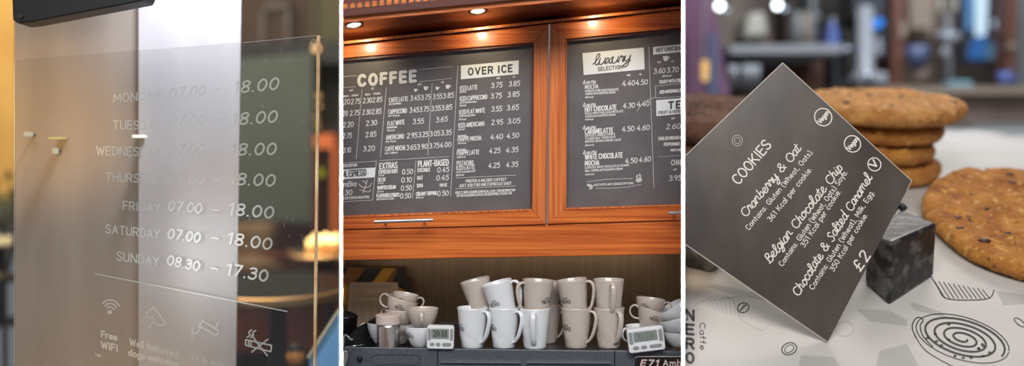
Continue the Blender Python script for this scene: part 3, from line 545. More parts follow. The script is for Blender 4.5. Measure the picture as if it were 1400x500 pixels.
ctable('round_table', 380, 388, 2.2, 105, 'large dark round table with a shiny curved rim, nearest the window', 'brass', .35)
bb = link('menu_stand', prism([(421, 487), (463, 424), (520, 424), (520, 640), (430, 640)], 1.75, 1.79), 'blue', bevel=.004)
tag(bb, 'slanting light blue board in the bottom right corner behind the glass', 'board')
link('pale_border', prism([(419, 488), (462, 422), (464, 425), (422, 490)], 1.745, 1.752), 'pale_rail', bb)
kn = root('lantern', P(402, 520, 1.95), 'small dark lantern with a dull amber globe beside the blue board', 'lantern')
link('globe', sphere(P(404, 488, 1.95), .018), 'amber', kn, smooth=True); link('stand', tube([P(404, 500, 1.95), P(404, 620, 1.95)], .02), 'dark_metal', kn)
link('cap', lathe([(.001, .01), (.012, .006), (.016, -.004), (.001, -.004)], 20, None, Matrix.Translation(P(404, 475, 1.95))), 'dark_metal', kn)
struct(link('floor', box((-2.6, 2.1, -.72), (-.05, 3.85, -.70)), 'darktop'))
spot('table_spot', P(500, 250, 2.0), P(415, 400, 2.3), 1.6, 60, (1, .7, .4), 1, .04)  # unseen warm spot aimed at the large round table

# ------------------------------------------------------------------ CENTRE BAY: menu cupboards over the cups
XL, XR = 468.6, 931.4
def ln(y0, y1, x): return y0 + (y1 - y0) * (x - 465) / (932 - 465)
# back wall and cupboards' carcass
struct(link('wall_back', hexa([(XL, 345, 1.62), (XR, 340, 1.62), (XR, 520, 1.62), (XL, 520, 1.62)], [(XL, 345, 1.70), (XR, 340, 1.70), (XR, 520, 1.70), (XL, 520, 1.70)]), 'steel_dark'))
def wbar(name, yl0, yl1, yr0, yr1, d0, d1, m, xl=XL, xr=XR, bev=.0006):
    return link(name, hexa([(xl, yl0, d0), (xr, yr0, d0), (xr, yr1, d0), (xl, yl1, d0)], [(xl, yl0, d1), (xr, yr0, d1), (xr, yr1, d1), (xl, yl1, d1)]), m, bevel=bev)
# soffit, crown and cornice
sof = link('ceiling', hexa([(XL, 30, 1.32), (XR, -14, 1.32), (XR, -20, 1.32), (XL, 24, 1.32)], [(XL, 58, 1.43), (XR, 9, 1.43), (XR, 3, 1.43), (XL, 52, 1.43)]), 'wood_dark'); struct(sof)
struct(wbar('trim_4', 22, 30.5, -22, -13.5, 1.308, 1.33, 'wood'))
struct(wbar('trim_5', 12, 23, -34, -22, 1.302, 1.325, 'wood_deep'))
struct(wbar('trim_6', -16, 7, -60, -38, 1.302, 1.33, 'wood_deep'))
mb = MB()
for i in range(46):
    x = 469 + i * 10; y = 13 - (x - 465) * .097
    if x < 926: hexa([(x, y - 7, 1.301), (x + 6, y - 7.6, 1.301), (x + 6, y - .6, 1.301), (x, y, 1.301)], [(x, y - 7, 1.31), (x + 6, y - 7.6, 1.31), (x + 6, y - .6, 1.31), (x, y, 1.31)], mb)
struct(link('trim_7', mb, 'wood'))
struct(wbar('trim_8', 56.5, 60.5, 8, 12, 1.400, 1.44, 'wood_up'))
struct(wbar('trim_9', 60.5, 62.5, 12, 14, 1.424, 1.44, 'line'))
# downlights
def downlight(px, py, d, label):
    r_ = root('downlight', P(px, py - 4, d), label, 'lamp', 'round ceiling downlights')
    T = Matrix.Translation(P(px, py, d)) @ Matrix.Rotation(R(-6), 4, 'Y') @ Matrix.Rotation(R(208), 4, 'X')
    rr = 9.6 * d / F
    link('trim_ring', lathe([(rr, .001), (rr * 1.12, .0016), (rr * 1.38, .0008), (rr * 1.4, -.001), (rr, -.001)], 36, None, T), 'trim_gold', r_, smooth=True)
    link('lens', lathe([(.0002, .0003), (rr, .0003)], 32, None, T), 'lamp', r_)
    return r_
downlight(484, 34.5, 1.318, 'glowing round downlight at the left end of the wooden soffit')
downlight(653.5, 15.5, 1.318, 'glowing round downlight above the middle of the menu boards')
for px, y in ((487, 45), (655, 26), (822, 8)):
    spot('downlight_beam', P(px, y, 1.345), P(px + 6, y + 34, 1.425), .30, 95, (1, .82, .5), 1, .006)

# cupboard doors with chalkboards
DF, DP = 1.415, 1.428
def door(name, outer, inner, label, handle, cut=None):
    (ax, ay), (bx_, by_), (cx, cy), (dx, dy) = outer; (ex, ey), (fx, fy), (gx, gy), (hx, hy) = inner
    r_ = root(name, P((ax + bx_) / 2, cy, 1.44), label, 'cupboard')
    def rail(pts, m, nm): return link(nm, hexa([(x, y, DF) for x, y in pts], [(x, y, 1.44) for x, y in pts]), m, r_, bevel=.0008)
    rail([outer[0], outer[1], inner[1], inner[0]], 'wood', 'top_rail'); rail([inner[3], inner[2], outer[2], outer[3]], 'wood', 'bottom_rail')
    return r_, rail
dl, rail = door('menu_cupboard', [(XL, 62.2), (750.3, 32.8), (746.3, 306.5), (XL, 313.5)], [(XL, 79.5), (730, 58), (727.5, 287.5), (XL, 297)],
                'wooden cupboard door with the coffee and over ice chalk menu', None)
rail([(730, 58), (750.3, 32.8), (746.3, 306.5), (727.5, 287.5)], 'wood_up', 'stile')
dr, rail2 = door('menu_cupboard', [(752.2, 32.4), (XR, 13.5), (XR, 300.5), (748.3, 306.2)], [(773.5, 53.5), (XR, 37.5), (XR, 280.8), (772.5, 286)],
                 'wooden cupboard door with the luxury selection chalk menu', None)
rail2([(752.2, 32.4), (773.5, 53.5), (772.5, 286), (748.3, 306.2)], 'wood_up', 'stile')
mb = hexa([(XL, 79, DP), (731, 57.5, DP), (729, 288.5, DP), (XL, 298, DP)], [(XL, 79, 1.436), (731, 57.5, 1.436), (729, 288.5, 1.436), (XL, 298, 1.436)])
bl = link('chalkboard', mb, 'board', dl)
mb = hexa([(772.5, 52.5, DP), (XR, 36.5, DP), (XR, 281.5, DP), (771.5, 287, DP)], [(772.5, 52.5, 1.436), (XR, 36.5, 1.436), (XR, 281.5, 1.436), (771.5, 287, 1.436)])
br = link('chalkboard', mb, 'board', dr)
# thin moulding lips round the boards
for bd, pls in ((dl, ([(XL, 79.5), (730, 58), (727.8, 61.5), (XL, 83.5)], [(727.8, 61.5), (730, 58), (727.5, 287.5), (725.8, 285)])), (dr, ([(773.5, 53.5), (XR, 37.5), (XR, 41.5), (775.5, 57)],))):
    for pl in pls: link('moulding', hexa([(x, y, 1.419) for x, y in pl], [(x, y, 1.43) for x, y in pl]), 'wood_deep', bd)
for bd, pls in ((dl, ([(XL, 294.6), (726, 285.3), (727.5, 288), (XL, 297.4)],)), (dr, ([(772.5, 284), (XR, 279), (XR, 281.4), (772.5, 286.5)], [(773.5, 53.5), (775.2, 57), (774, 284), (772.5, 286)]))):
    for pl in pls: link('moulding', hexa([(x, y, 1.414) for x, y in pl], [(x, y, 1.43) for x, y in pl]), 'wood_up', bd)
def handle(par, a, b, posts):
    h_ = link('handle', tube([P(a[0], a[1], 1.385), P(b[0], b[1], 1.385)], .0024, None, 14), 'steel', par, smooth=False)
    for x, y in posts: link('handle_post', tube([P(x, y, 1.385), P(x - 1, y + 3, DF)], .0016, None, 10), 'steel', h_)
handle(dl, (512, 303), (592, 300.5), ((528, 302.5), (581, 300.8))); handle(dr, (913.5, 291), (930.8, 290.5), ((922, 290.8),))
# valance and the wood below
struct(wbar('reflected_pillar_left0', 314.5, 355.5, 301.5, 347, 1.418, 1.436, 'wood', bev=.001))
struct(wbar('reflected_pillar_left1', 313.6, 314.6, 300.8, 301.6, 1.425, 1.436, 'line', bev=0))
struct(wbar('ceiling_shelf', 352, 355.5, 343.5, 347, 1.436, 1.62, 'wood_dark', bev=0))

# chalk lettering
SB = lambda x, y: P(x, y, 1.4272); SB2 = lambda x, y: P(x, y, 1.4267)
def block(par, items, name, m='chalk', surf=SB):
    one = name in ('drink_names', 'prices', 'small_print')
    mb = MB()
    for it in items:
        s, p0, p1, cap, wpx = it[:5]; kw = it[5] if len(it) > 5 else {}
        text(mb, s, p0, p1, cap, wpx, surf, **kw)
        if one: link({'drink_names': 'drink_name', 'prices': 'price', 'small_print': 'small_print'}[name], mb, m, par, recalc=False); mb = MB()
    return None if one else link(name, mb, m, par, recalc=False)
def prices(par, rows):
    block(par, [(s, (x0, y0), (x1, y1), 6.6, .95, dict(slant=.08, gap=1.2, rnd=False)) for s, x0, y0, x1, y1 in rows], 'prices')
def lines(par, ls, wpx=.7, m='chalk_dim', name='ruled_lines', surf=SB):
    mb = MB()
    for l in ls: ribbon(mb, l, wpx, surf)
    return link(name, mb, m, par, recalc=False)
def quad(par, pts, m, name, surf=SB):
    mb = MB(); mb.add([surf(*p) for p in pts], [[0, 1, 2, 3]]); return link(name, mb, m, par, recalc=False)
block(bl, [('COFFEE', (490.5, 117), (568, 110.5), 13.6, 4.1, dict(gap=3.0))], 'heading')
block(bl, [('COFFEE', (490.5, 117), (568, 110.5), 13.6, .7, dict(gap=3.0))], 'heading_inline', 'chalk_dim', SB2)
lines(bl, [[(573, 95), (618.6, 91)], [(572, 112), (618, 107)], [(468.7, 104.6), (488, 103.2)], [(468.7, 119.6), (486, 118.4)], [(495, 122), (487, 217)], [(528, 120), (520, 215)],
           [(590.8, 114), (584.8, 212)], [(626, 90), (616, 268)], [(518.8, 219.4), (614, 214)], [(568.6, 220), (564, 271)],
           [(468.7, 223), (514.6, 220), (509.2, 273.4), (468.7, 275.5)], [(623.5, 243), (705, 239.3)], [(623, 258), (705, 254)]])
prices(bl, [('.20', 469, 142.6, 478, 142), ('2.75', 480, 142.3, 492, 141.4), ('2.30', 496.5, 141, 508, 140), ('2.85', 509.5, 140, 522, 139),
            ('20', 469, 158.6, 475, 158), ('2.75', 478.5, 158, 491, 157), ('2.30', 495.5, 156.6, 507, 156), ('2.85', 508.5, 156, 521, 155),
            ('2.20', 469, 174, 483, 173), ('2.30', 500.5, 171.8, 515, 170.5), ('2.75', 469, 189, 480.5, 188), ('2.85', 499.8, 187.5, 514, 186), ('3.10', 469, 208.6, 479.5, 208), ('3.20', 496.5, 206.6, 512, 205.5),
            ('3.45', 561, 137.5, 573.8, 136.5), ('3.75', 575.5, 136.6, 588, 135.6), ('3.55', 591.8, 135.4, 604, 134.6), ('3.85', 605.5, 134.4, 620, 133),
            ('3.45', 560, 153.8, 572, 153), ('3.75', 573.5, 152.8, 586, 152), ('3.55', 589.8, 151.6, 602, 150.8), ('3.85', 603.5, 150.6, 617.5, 149.4),
            ('3.55', 564.6, 169.4, 579, 168.4), ('3.65', 596, 167, 611.5, 165.8), ('2.95', 556.5, 188.8, 570, 187.8), ('3.25', 572, 187.5, 585, 186.5), ('3.05', 587.6, 186.2, 601, 185.2), ('3.35', 603, 185, 617, 184),
            ('3.65', 555.5, 205, 568.5, 204.2), ('3.90', 570, 204, 584, 203), ('3.75', 587, 202.6, 600, 201.8), ('4.00', 601.5, 201.6, 616.5, 200.4),
            ('0.50', 550, 238, 564, 237.4), ('0.10', 548.8, 249.4, 562.5, 248.6), ('0.50', 548.2, 260.4, 562.5, 259.6), ('0.50', 547.3, 271, 561.5, 270.4),
            ('0.45', 598, 235.6, 613.5, 234.6), ('0.45', 596.8, 246.4, 613, 245.6), ('0.50', 598, 267.8, 612.8, 267),
            ('3.75', 671.6, 120, 686.3, 119), ('3.85', 695.7, 118, 710.5, 117), ('3.75', 671, 134.6, 685.4, 133.6), ('3.85', 694, 132.5, 709.6, 131.5),
            ('3.55', 672, 152.4, 686, 151.4), ('3.65', 693, 150.6, 708.6, 149.6), ('2.95', 672, 170.6, 687, 169.8), ('3.05', 694, 169, 710.8, 168),
            ('4.40', 670.8, 190.4, 687, 189.6), ('4.50', 693, 189, 709, 188), ('4.25', 669, 209.4, 683.6, 208.6), ('4.35', 692, 208.4, 708, 207.4), ('4.25', 668, 229.6, 683, 228.8), ('4.35', 692, 228.4, 708, 227.4)])
nm = dict(gap=1.7, rnd=False, space=2)
def item(s, x0, y0, x1, y1, h_=6, w_=.85): return (s, (x0, y0), (x1, y1), h_, w_, nm)
block(bl, [item('CAFFE LATTE', 532, 140, 557.6, 137.8), item('CAPPUCCINO', 531, 156, 556, 154), item('FLAT WHITE', 530, 172, 553, 169.6), item('AMERICANO', 528, 191, 552, 189), item('CAFFE MOCHA', 527, 206.6, 554, 204.6),
           item('EXTRAS', 519, 230.8, 543, 229.2, 7.6, 1.4), item('PLANT-BASED', 572, 227.8, 613, 225.4, 7.6, 1.4),
           item('ESPRESSO SHOT', 518, 237.4, 543.6, 236, 4.8, .9), item('DECAF', 517, 248, 527.4, 247.4, 4.8, .9), item('WHIPPED CREAM', 516, 259, 540.7, 257.8, 4.8, .9), item('FLAVOURED SYRUPS', 515, 269.8, 546, 268.4, 4.8, .9),
           item('COCONUT', 571, 235, 588, 234.2, 4.8, .9), item('OAT', 570.6, 245.6, 578, 245.2, 4.8, .9), item('SOYA', 570, 256, 578, 255.6, 4.6, .9), item('CREAMY TOPPING', 569, 267.6, 597, 266, 4.8, .9), item('ON US', 601.5, 255, 611, 254.4, 4, .8),
           item('ITED EDITION', 469, 228.4, 487.7, 227, 3.4, .7), item('STER COFFEE ROASTERS', 469, 272.6, 505, 270.4, 3.2, .6), ('mBia', (469.5, 255), (486.5, 254), 6.4, 1, dict(slant=.1)), ('.30', (469.5, 266.6), (481, 266), 6.6, 1.05, dict(slant=.1))], 'drink_names')
block(bl, [item('ICED LATTE', 629, 123.8, 652.7, 121.8, 5.8), item('ICED CAPPUCCINO', 629, 138, 666, 135, 5.8), item('ICED FLAT WHITE', 628, 156.4, 663, 153.4, 5.8), item('ICED AMERICANO', 627, 174.4, 662, 171.6, 5.8),
           item('FRAPPE MOCHA', 626, 193.4, 657.6, 191.2, 5.8), item('FRAPPE LATTE', 625, 212.2, 655, 210.4, 5.8), item('PISTACHIO', 624.6, 225.8, 647, 224.6, 5.4), item('ICED LATTE', 624, 232.4, 649, 230.8, 5.4),
           item('PREFER A MILDER COFFEE?', 637, 249.4, 692, 246.8, 3.8, .7), item('JUST ASK FOR ONE ESPRESSO SHOT', 628, 255.6, 699, 252.2, 3.8, .7),
           item('ADULTS NEED AROUND 2000 KCAL A DAY. FOR INFORMATION', 622.6, 264.8, 704, 261, 3.2, .55), item('ON THE ALLERGENS & KCALS IN OUR DRINKS, PLEASE ASK.', 624.6, 269, 700.5, 265.2, 3.2, .55)], 'drink_names')
def sub(s, x0, y0, x1, y1): return (s, (x0, y0), (x1, y1), 2.1, .5, dict(gap=1.2, rnd=False, space=1.6))
block(bl, [sub('SINGLE', 469, 132.6, 477, 132), sub('DOUBLE', 481, 131.6, 490, 130.8), sub('SINGLE', 499, 130.4, 506, 129.8), sub('DOUBLE', 511, 129.2, 520, 128.4), sub('HOT', 478, 124.8, 483, 124.4), sub('ICE', 508, 122, 511, 121.8),
           sub('HOT / ICED 198 kcal', 532, 143.6, 548, 142.2), sub('HOT 121 kcal', 530.6, 159.8, 546, 158.6), sub('WITH WHOLE MILK', 529, 175.6, 543, 174.4), sub('118 kcal', 529, 179.6, 539, 178.8), sub('HOT / 14 kcal', 527.6, 194.8, 541, 193.8), sub('HOT / 308 kcal', 526.4, 210.6, 543, 209.4),
           sub('6 kcal', 517.6, 240.8, 525, 240.4), sub('6 kcal', 516.6, 251.4, 524, 251), sub('92 kcal', 515.6, 263, 524, 262.4), sub('ASK FOR KCAL COUNT', 514.6, 273.4, 539, 272.2), sub('186 kcal', 568.6, 271.2, 579, 270.6),
           sub('HOT', 571.5, 116.6, 576.5, 116.2), sub('ICE', 603, 113.6, 607, 113.2), sub('MED', 679, 108, 684, 107.6), sub('LG', 701, 106, 704, 105.6),
           sub('187 kcal', 628.6, 127, 637, 126.2), sub('WITH WHOLE MILK', 628.6, 141.6, 652, 139.8), sub('131 kcal', 628.4, 145.4, 637, 144.8), sub('WITH WHOLE MILK', 627.6, 160, 650, 158.2), sub('107 kcal', 627.4, 164.4, 637, 163.8), sub('16 kcal', 626.6, 178, 635, 177.4),
           sub('BLENDED', 626.4, 187, 638, 186.2), sub('349 kcal', 625.8, 197, 637, 196.2), sub('BLENDED', 625.4, 206, 637, 205.2), sub('328 kcal', 624.8, 216, 636, 215.2), sub('ALSO AVAILABLE HOT', 624, 236.4, 650, 234.6), sub('284 kcal', 623.6, 240.6, 634, 239.8)], 'small_print')
def cupicon(mb, x, y, s):
    mb.add([SB(x - s, y - s), SB(x + s, y - s), SB(x + s * .55, y + s * .7), SB(x - s * .55, y + s * .7)], [[0, 1, 2, 3]]); ribbon(mb, [(x + s, y - s * .7), (x + s * 1.5, y - s * .5), (x + s * .8, y + s * .1)], .6, SB)
mb = MB()
for a in ((568, 123.6, 2.2), (582, 121, 3), (597.5, 121, 2.4), (612, 119, 3.2)): cupicon(mb, *a)
link('cup_symbols', mb, 'chalk', bl, recalc=False)
quad(bl, [(468.7, 231.6), (513.2, 228.8), (512, 242.2), (468.7, 245)], 'label_white', 'white_band')
block(bl, [('AL ESPRESSO', (469.5, 241.8), (500.5, 239.6), 8.4, 1.2, dict(gap=1.2, rnd=False))], 'dark_lettering', 'label_dark', SB2)
lines(bl, [cr([(496, 264), (499, 257), (501, 250), (502, 246)]), cr([(499, 257), (493, 254), (491, 251)]), cr([(499, 256), (505, 255), (508, 250)]), cr([(498, 260), (492, 260)]), cr([(498, 261), (504, 262), (507, 259)]), cr([(501, 251), (498, 248), (496, 247)])], .8, 'chalk', 'plant_drawing')
quad(bl, [(630, 89.7), (709.4, 82.4), (709, 101.3), (630, 108.4)], 'label_white', 'white_label')
block(bl, [('OVER ICE', (640.5, 102.4), (700, 97.6), 9, 2.0, dict(gap=2.4, space=3))], 'dark_lettering', 'label_dark', SB2)
# right-hand board
quad(br, [(796.3, 72.6), (880.3, 64.8), (881.4, 94.7), (798, 102.6)], 'label_white', 'white_label')
block(br, [('luxury', (812, 89), (861, 84), 13, 1.35, dict(font=SCRIPT, slant=.2, gap=0)), ('SELECTION', (817.7, 96.8), (851, 93.6), 4.8, .9, dict(gap=1.8, rnd=False))], 'dark_lettering', 'label_dark', SB2)
lx = lambda x0, y0, x1, y1: ('luxury', (x0, y0), (x1, y1), 4.6, .6, dict(font=SCRIPT, slant=.2, gap=0, rnd=False))
block(br, [lx(797, 115, 814, 112.8), lx(797, 146, 814, 143.8), lx(797, 177, 814, 174.8), lx(797, 211, 815, 208.6),
           item('MOCHA', 800, 121.8, 817.7, 120.6, 5.8), item('HOT CHOCOLATE', 800, 152.6, 842.5, 149.4, 6.2, 1.25), item('CARAMELATTE', 800, 183.2, 838, 181, 6.4, 1.25), item('WHITE CHOCOLATE', 800, 217.8, 851, 215, 6.6, 1.25), item('MOCHA', 800, 226.2, 819, 225.4, 6.4, 1.25)], 'drink_names')
m3 = lambda s, x0, y0, x1, y1: (s, (x0, y0), (x1, y1), 2.7, .5, dict(gap=1.5, rnd=False, space=1.8))
block(br, [m3('ESPRESSO & BELGIAN CHOCOLATE,', 800, 126, 846, 123.2), m3('TOPPED WITH WHIPPED CREAM', 800, 130, 841, 127.4), sub('342 kcal', 800, 134.2, 811, 133.4),
           m3('RICH & SMOOTH BELGIAN CHOCOLATE,', 800, 156.6, 852.6, 153), m3('TOPPED WITH WHIPPED CREAM', 800, 160.8, 841, 157.8), sub('409 kcal', 800, 164.6, 811, 163.8),
           m3('ESPRESSO, VANILLA SYRUP &', 800, 187, 840.6, 184.4), m3('STEAMED MILK, TOPPED WITH', 800, 191, 841, 188.4), m3('WHIPPED CREAM & CARAMEL SAUCE', 800, 195, 849, 192), sub('344 kcal', 800, 199.6, 811.6, 198.8),
           m3('ESPRESSO, WHITE CHOCOLATE & STEAMED', 800, 230.6, 860, 226.8), m3('MILK, TOPPED WITH WHIPPED CREAM', 800, 235, 851, 231.8), sub('444 kcal', 800, 239.6, 812, 238.8),
           m3('ASK FOR PLANT-BASED OPTIONS', 811.6, 254, 866, 251.4), sub('MED', 857, 104, 862, 103.6), sub('LG', 874.5, 102.6, 877, 102.4),
           sub('HOT', 899, 86.4, 904, 86), sub('LG', 918, 84.8, 921, 84.6), sub('224 kcal', 905.5, 105, 917.5, 104.2), sub('HOT', 918, 163, 923, 162.6), sub('HOT', 920.6, 233, 925.6, 232.6)], 'small_print')
prices(br, [('4.40', 851, 117.4, 867.6, 116.4), ('4.50', 869.4, 116.2, 885, 115.2), ('4.30', 852, 147.8, 867.6, 146.8), ('4.40', 871, 145.6, 887.4, 144.6), ('4.50', 850.6, 179.6, 866.8, 178.8), ('4.60', 871, 178.2, 887.6, 177.2),
            ('4.50', 855, 223, 871, 222.2), ('4.60', 874, 221.4, 889.4, 220.4), ('3.60', 893.8, 100.6, 909, 99.6), ('3.70', 911.8, 99, 927.4, 98), ('2.60', 911, 176.4, 930, 175.4), ('3.95', 915, 246.6, 931, 246)])
lines(br, [[(887, 64), (894, 256)], [(896, 117.8), (931.3, 113.8)], [(896, 117.8), (896.6, 134), (931.3, 132)], cr([(802.5, 248.6), (830, 245), (865, 244)]), cr([(815, 257.4), (850, 256.4), (876.5, 252)]), cr([(871, 152), (880, 140), (895, 133)])] +
          [[(901 + 3 * i, 214 - .16 * i), (902.4 + 3 * i, 213.9 - .16 * i)] for i in range(10)])
mb = MB()
for pts in (ell(806.5, 253.5, 4.5, 2, 12, 15), ell(808, 257, 3, 1.6, 12, -30), ell(873.5, 246, 4.6, 3, 14, -15), ell(871, 241, 1.2, 3, 10, 15), ell(875, 240, 1.2, 3.4, 10, -10)): mb.add([SB(*p) for p in pts], [list(range(len(pts)))])
link('leaf_drawing', mb, 'chalk_dim', br, recalc=False)
quad(br, [(893, 64.2), (931.3, 60.4), (931.3, 71), (893, 74.8)], 'label_white', 'white_label'); quad(br, [(897, 137), (931.3, 134), (931.3, 155.4), (897.4, 158.8)], 'label_white', 'white_label')
block(br, [('HOT CHOCOLA', (897.6, 71), (930.6, 67.8), 5, .9, dict(gap=1.6, rnd=False)), ('FRUIT & HERB', (900.5, 156), (930.8, 153.4), 3.8, .7, dict(gap=1.5, rnd=False)), ('TE', (914.5, 148.4), (930, 147), 8.8, 2.4, dict(gap=3))], 'dark_lettering', 'label_dark', SB2)
block(br, [item('ENJOY WITH CRE', 902, 114, 931, 111.6, 4.2, .8), item('ADD MARSHMALLO', 902, 128, 931, 125.4, 4.2, .8), item('ENGLISH BREAKFA', 900.5, 191.4, 931, 189.8, 4, .8), item('PEPPERMINT', 908, 199.4, 929.5, 198.4, 4, .8), item('MORE FLAVO', 917, 206.6, 931, 206, 2.8, .6), item('CHAI', 918, 225.6, 931, 224.8, 7, 1.1)], 'drink_names')
mb = MB(); cupicon(mb, 910, 80.5, 4); link('cup_symbols', mb, 'chalk', br, recalc=False)

# espresso machine
ZT = (250 - 479) * 1.375 / F
mc = root('espresso_machine', Vector((0, 1.5, ZT - .1)), 'grey espresso machine with mugs warming on its flat top', 'coffee machine')
xl0, xr0 = P(XL, 0, 1.34).x, P(XR, 0, 1.34).x
link('top_tray', box((xl0, 1.378, ZT - .012), (xr0, 1.615, ZT)), 'machine_top', mc, bevel=.001)
SM = lambda x, y: P(x, y, 1.3735)
link('front_panel', hexa([(XL, 473.5, 1.374), (598, 475.8, 1.374), (598, 560, 1.374), (XL, 560, 1.374)], [(XL, 473.5, 1.386), (598, 475.8, 1.386), (598, 560, 1.386), (XL, 560, 1.386)]), 'machine', mc, bevel=.0012)
link('front_panel', hexa([(598.8, 476, 1.374), (840, 479, 1.374), (840, 560, 1.374), (598.8, 560, 1.374)], [(598.8, 476, 1.386), (840, 479, 1.386), (840, 560, 1.386), (598.8, 560, 1.386)]), 'machine', mc, bevel=.0012)
link('front_panel', hexa([(840.8, 479, 1.374), (XR, 480, 1.374), (XR, 560, 1.374), (840.8, 560, 1.374)], [(840.8, 479, 1.386), (XR, 480, 1.386), (XR, 560, 1.386), (840.8, 560, 1.386)]), 'machine', mc, bevel=.0012)
mb = MB(); pp = rrect(541.5, 491.5, 66, 13, 6); ribbon(mb, pp + pp[:1], .7, SM); link('slot_outline', mb, 'line', mc, recalc=False)
for x0, x1, y0 in ((602, 712, 493.5), (720, 836, 494)): link('chrome_strip', prism([(x0, y0), (x1, y0 + .8), (x1, y0 + 3), (x0, y0 + 2.2)], 1.370, 1.3745), 'steel', mc)
link('button', lathe([(.0003, .004), (.0032, .004), (.0038, 0)], 20, None, Matrix.Translation(P(492, 490.5, 1.374)) @ Matrix.Rotation(R(90), 4, 'X')), 'black_plastic', mc, smooth=True)
link('side_grip', prism(cr([(XL, 479), (474, 480), (476, 487), (472, 500), (XL, 512)], 4), 1.36, 1.374), 'steel', mc, bevel=.001)
link('badge', prism([(869, 489), (871, 487.5), (XR, 487.5), (XR, 510), (867, 510)], 1.3715, 1.3745), 'darktop', mc)
mb = MB(); SBg = lambda x, y: P(x, y, 1.3712)
ribbon(mb, [(869, 489), (871, 487.2), (931.3, 487.2)], .9, SBg); text(mb, 'E71', (876, 500), (899, 500), 8, 2.0, SBg, slant=.25, gap=2.2); text(mb, 'Amb', (907, 500), (931, 500), 8, 1.7, SBg, gap=2)
link('badge_lettering', mb, 'cap', mc, recalc=False)
tag(link('wall_rack', hexa([(600, 440, 1.58), (626, 440, 1.58), (626, 470, 1.58), (600, 470, 1.58)], [(600, 440, 1.61), (626, 440, 1.61), (626, 470, 1.61), (600, 470, 1.61)]), 'darkgrey', bevel=.002), 'dark grey box standing behind the timer and the first mug', 'box')

# ---- mugs and cups
def surf_on(rfun, az, zc, sx, out=.00025):
    def f(x, y):
        zz = zc - y * sx; r_ = rfun(zz) + out; t = az + x * sx / r_
        return Vector((r_ * math.cos(t), r_ * math.sin(t), zz))
    return f
def make_logo(par, rfun, az, zc, k):
    mb = MB(); f = surf_on(rfun, az, zc, .001 * k); LIFT[0] = False
    text(mb, 'CAFFE', (-4.5, -3.2), (4.5, -3.2), 1.9, .4, f, gap=1.6, rnd=False)
    text(mb, 'NERO', (-8, 3.6), (8, 3.6), 5.2, .85, f, gap=1.8, rnd=False)
    LIFT[0] = True
    return link('printed_logo', mb, 'black', par, recalc=False)
def mug_r(z): return .0148 + (.0213 - .0148) * (z / .055) ** .85
def make_mug(china):
    r_ = root('coffee_mug', (0, 0, 0), 'x', 'mug'); r_['_local'] = 1
    prof = [(.0002, .0012), (.0120, .0010), (.0140, 0), (.0150, .0012)] + [(mug_r(z), z) for z in (.004, .008, .012, .016, .020, .025, .032, .040, .048, .053)] + [(.02135, .0548), (.0207, .0552), (.0201, .0545)] + [(mug_r(z) - .0015, z) for z in (.048, .03, .012, .005)] + [(.0002, .0045)]
    def fl(t, r, z):
        return 1 + .028 * max(0, 1 - abs(z - .016) / .016) * math.sin(4 * t + z * 210) * (1 if r > .012 else 0)
    link('body', lathe(prof, 56, fn=fl), china, r_, smooth=True)
    pth = cr([(.0180, 0, .0475), (.0225, 0, .0505), (.0278, 0, .0485), (.0300, 0, .0415), (.0282, 0, .0300), (.0238, 0, .0170), (.0180, 0, .0090), (.0152, 0, .0085)])
    link('handle', tube(pth, lambda t: .0017 + .0005 * math.sin(t * PI), .0038, 12), china, r_, smooth=True)
    make_logo(r_, mug_r, R(-112), .028, .92); make_logo(r_, mug_r, R(112), .028, .92); return r_
def make_cup(china, Rr, H, logo_z):
    def rf(z): return Rr * (.45 + .55 * math.sin(min(1, max(0, z / H)) * PI / 2 * .98) ** .8)
    r_ = root('cappuccino_cup', (0, 0, 0), 'x', 'cup'); r_['_local'] = 1
    zs = [H * k for k in (.06, .12, .2, .3, .42, .55, .68, .8, .9, .97)]
    prof = [(.0002, .0012), (Rr * .38, .001), (Rr * .42, 0), (Rr * .46, .001)] + [(rf(z), z) for z in zs] + [(Rr * 1.005, H), (Rr * .97, H + .0003), (Rr * .95, H - .0006)] + [(rf(z) * .95 - .0006, z) for z in zs[::-1][1:-1]] + [(.0002, H * .14)]
    def fl(t, r, z): return 1 + .02 * max(0, 1 - abs(z - H * .3) / (H * .3)) * math.sin(9 * t) * (1 if r > Rr * .5 else 0)
    link('body', lathe(prof, 56, fn=fl), china, r_, smooth=True)
    pth = cr([(rf(H * .85) - .001, 0, H * .84), (Rr * 1.22, 0, H * .93), (Rr * 1.45, 0, H * .78), (Rr * 1.42, 0, H * .52), (Rr * 1.15, 0, H * .34), (rf(H * .3) - .001, 0, H * .34)])
    link('handle', tube(pth, .0014, .0026, 12), china, r_, smooth=True)
    make_logo(r_, rf, R(-100), H * logo_z, .80 * H / .028); make_logo(r_, rf, R(100), H * logo_z, .80 * H / .028); return r_
def put(proto, px, py, d, tilt, az, label, group, lean=0, s=1, first=None, z=None):
    loc = P(px, py, d)
    if z is not None: loc.z = z
    m_ = Matrix.Translation(loc) @ Matrix.Rotation(R(tilt), 4, 'Y') @ Matrix.Rotation(R(lean), 4, 'X') @ Matrix.Rotation(R(az), 4, 'Z') @ Matrix.Scale(s, 4)
    if proto.get('_used'):
        r_ = proto.copy(); col.objects.link(r_)
        for c in proto.children: k = c.copy(); k.parent = r_; col.objects.link(k)
    else: r_ = proto; proto['_used'] = 1
    r_.matrix_world = m_; r_['label'] = label; r_['group'] = group; return r_
mw, mg = make_mug('china'), make_mug('china_grey')
BG = 'mugs standing on the espresso machine'; UG = 'mugs nested in the mugs below'
DM = 1.402
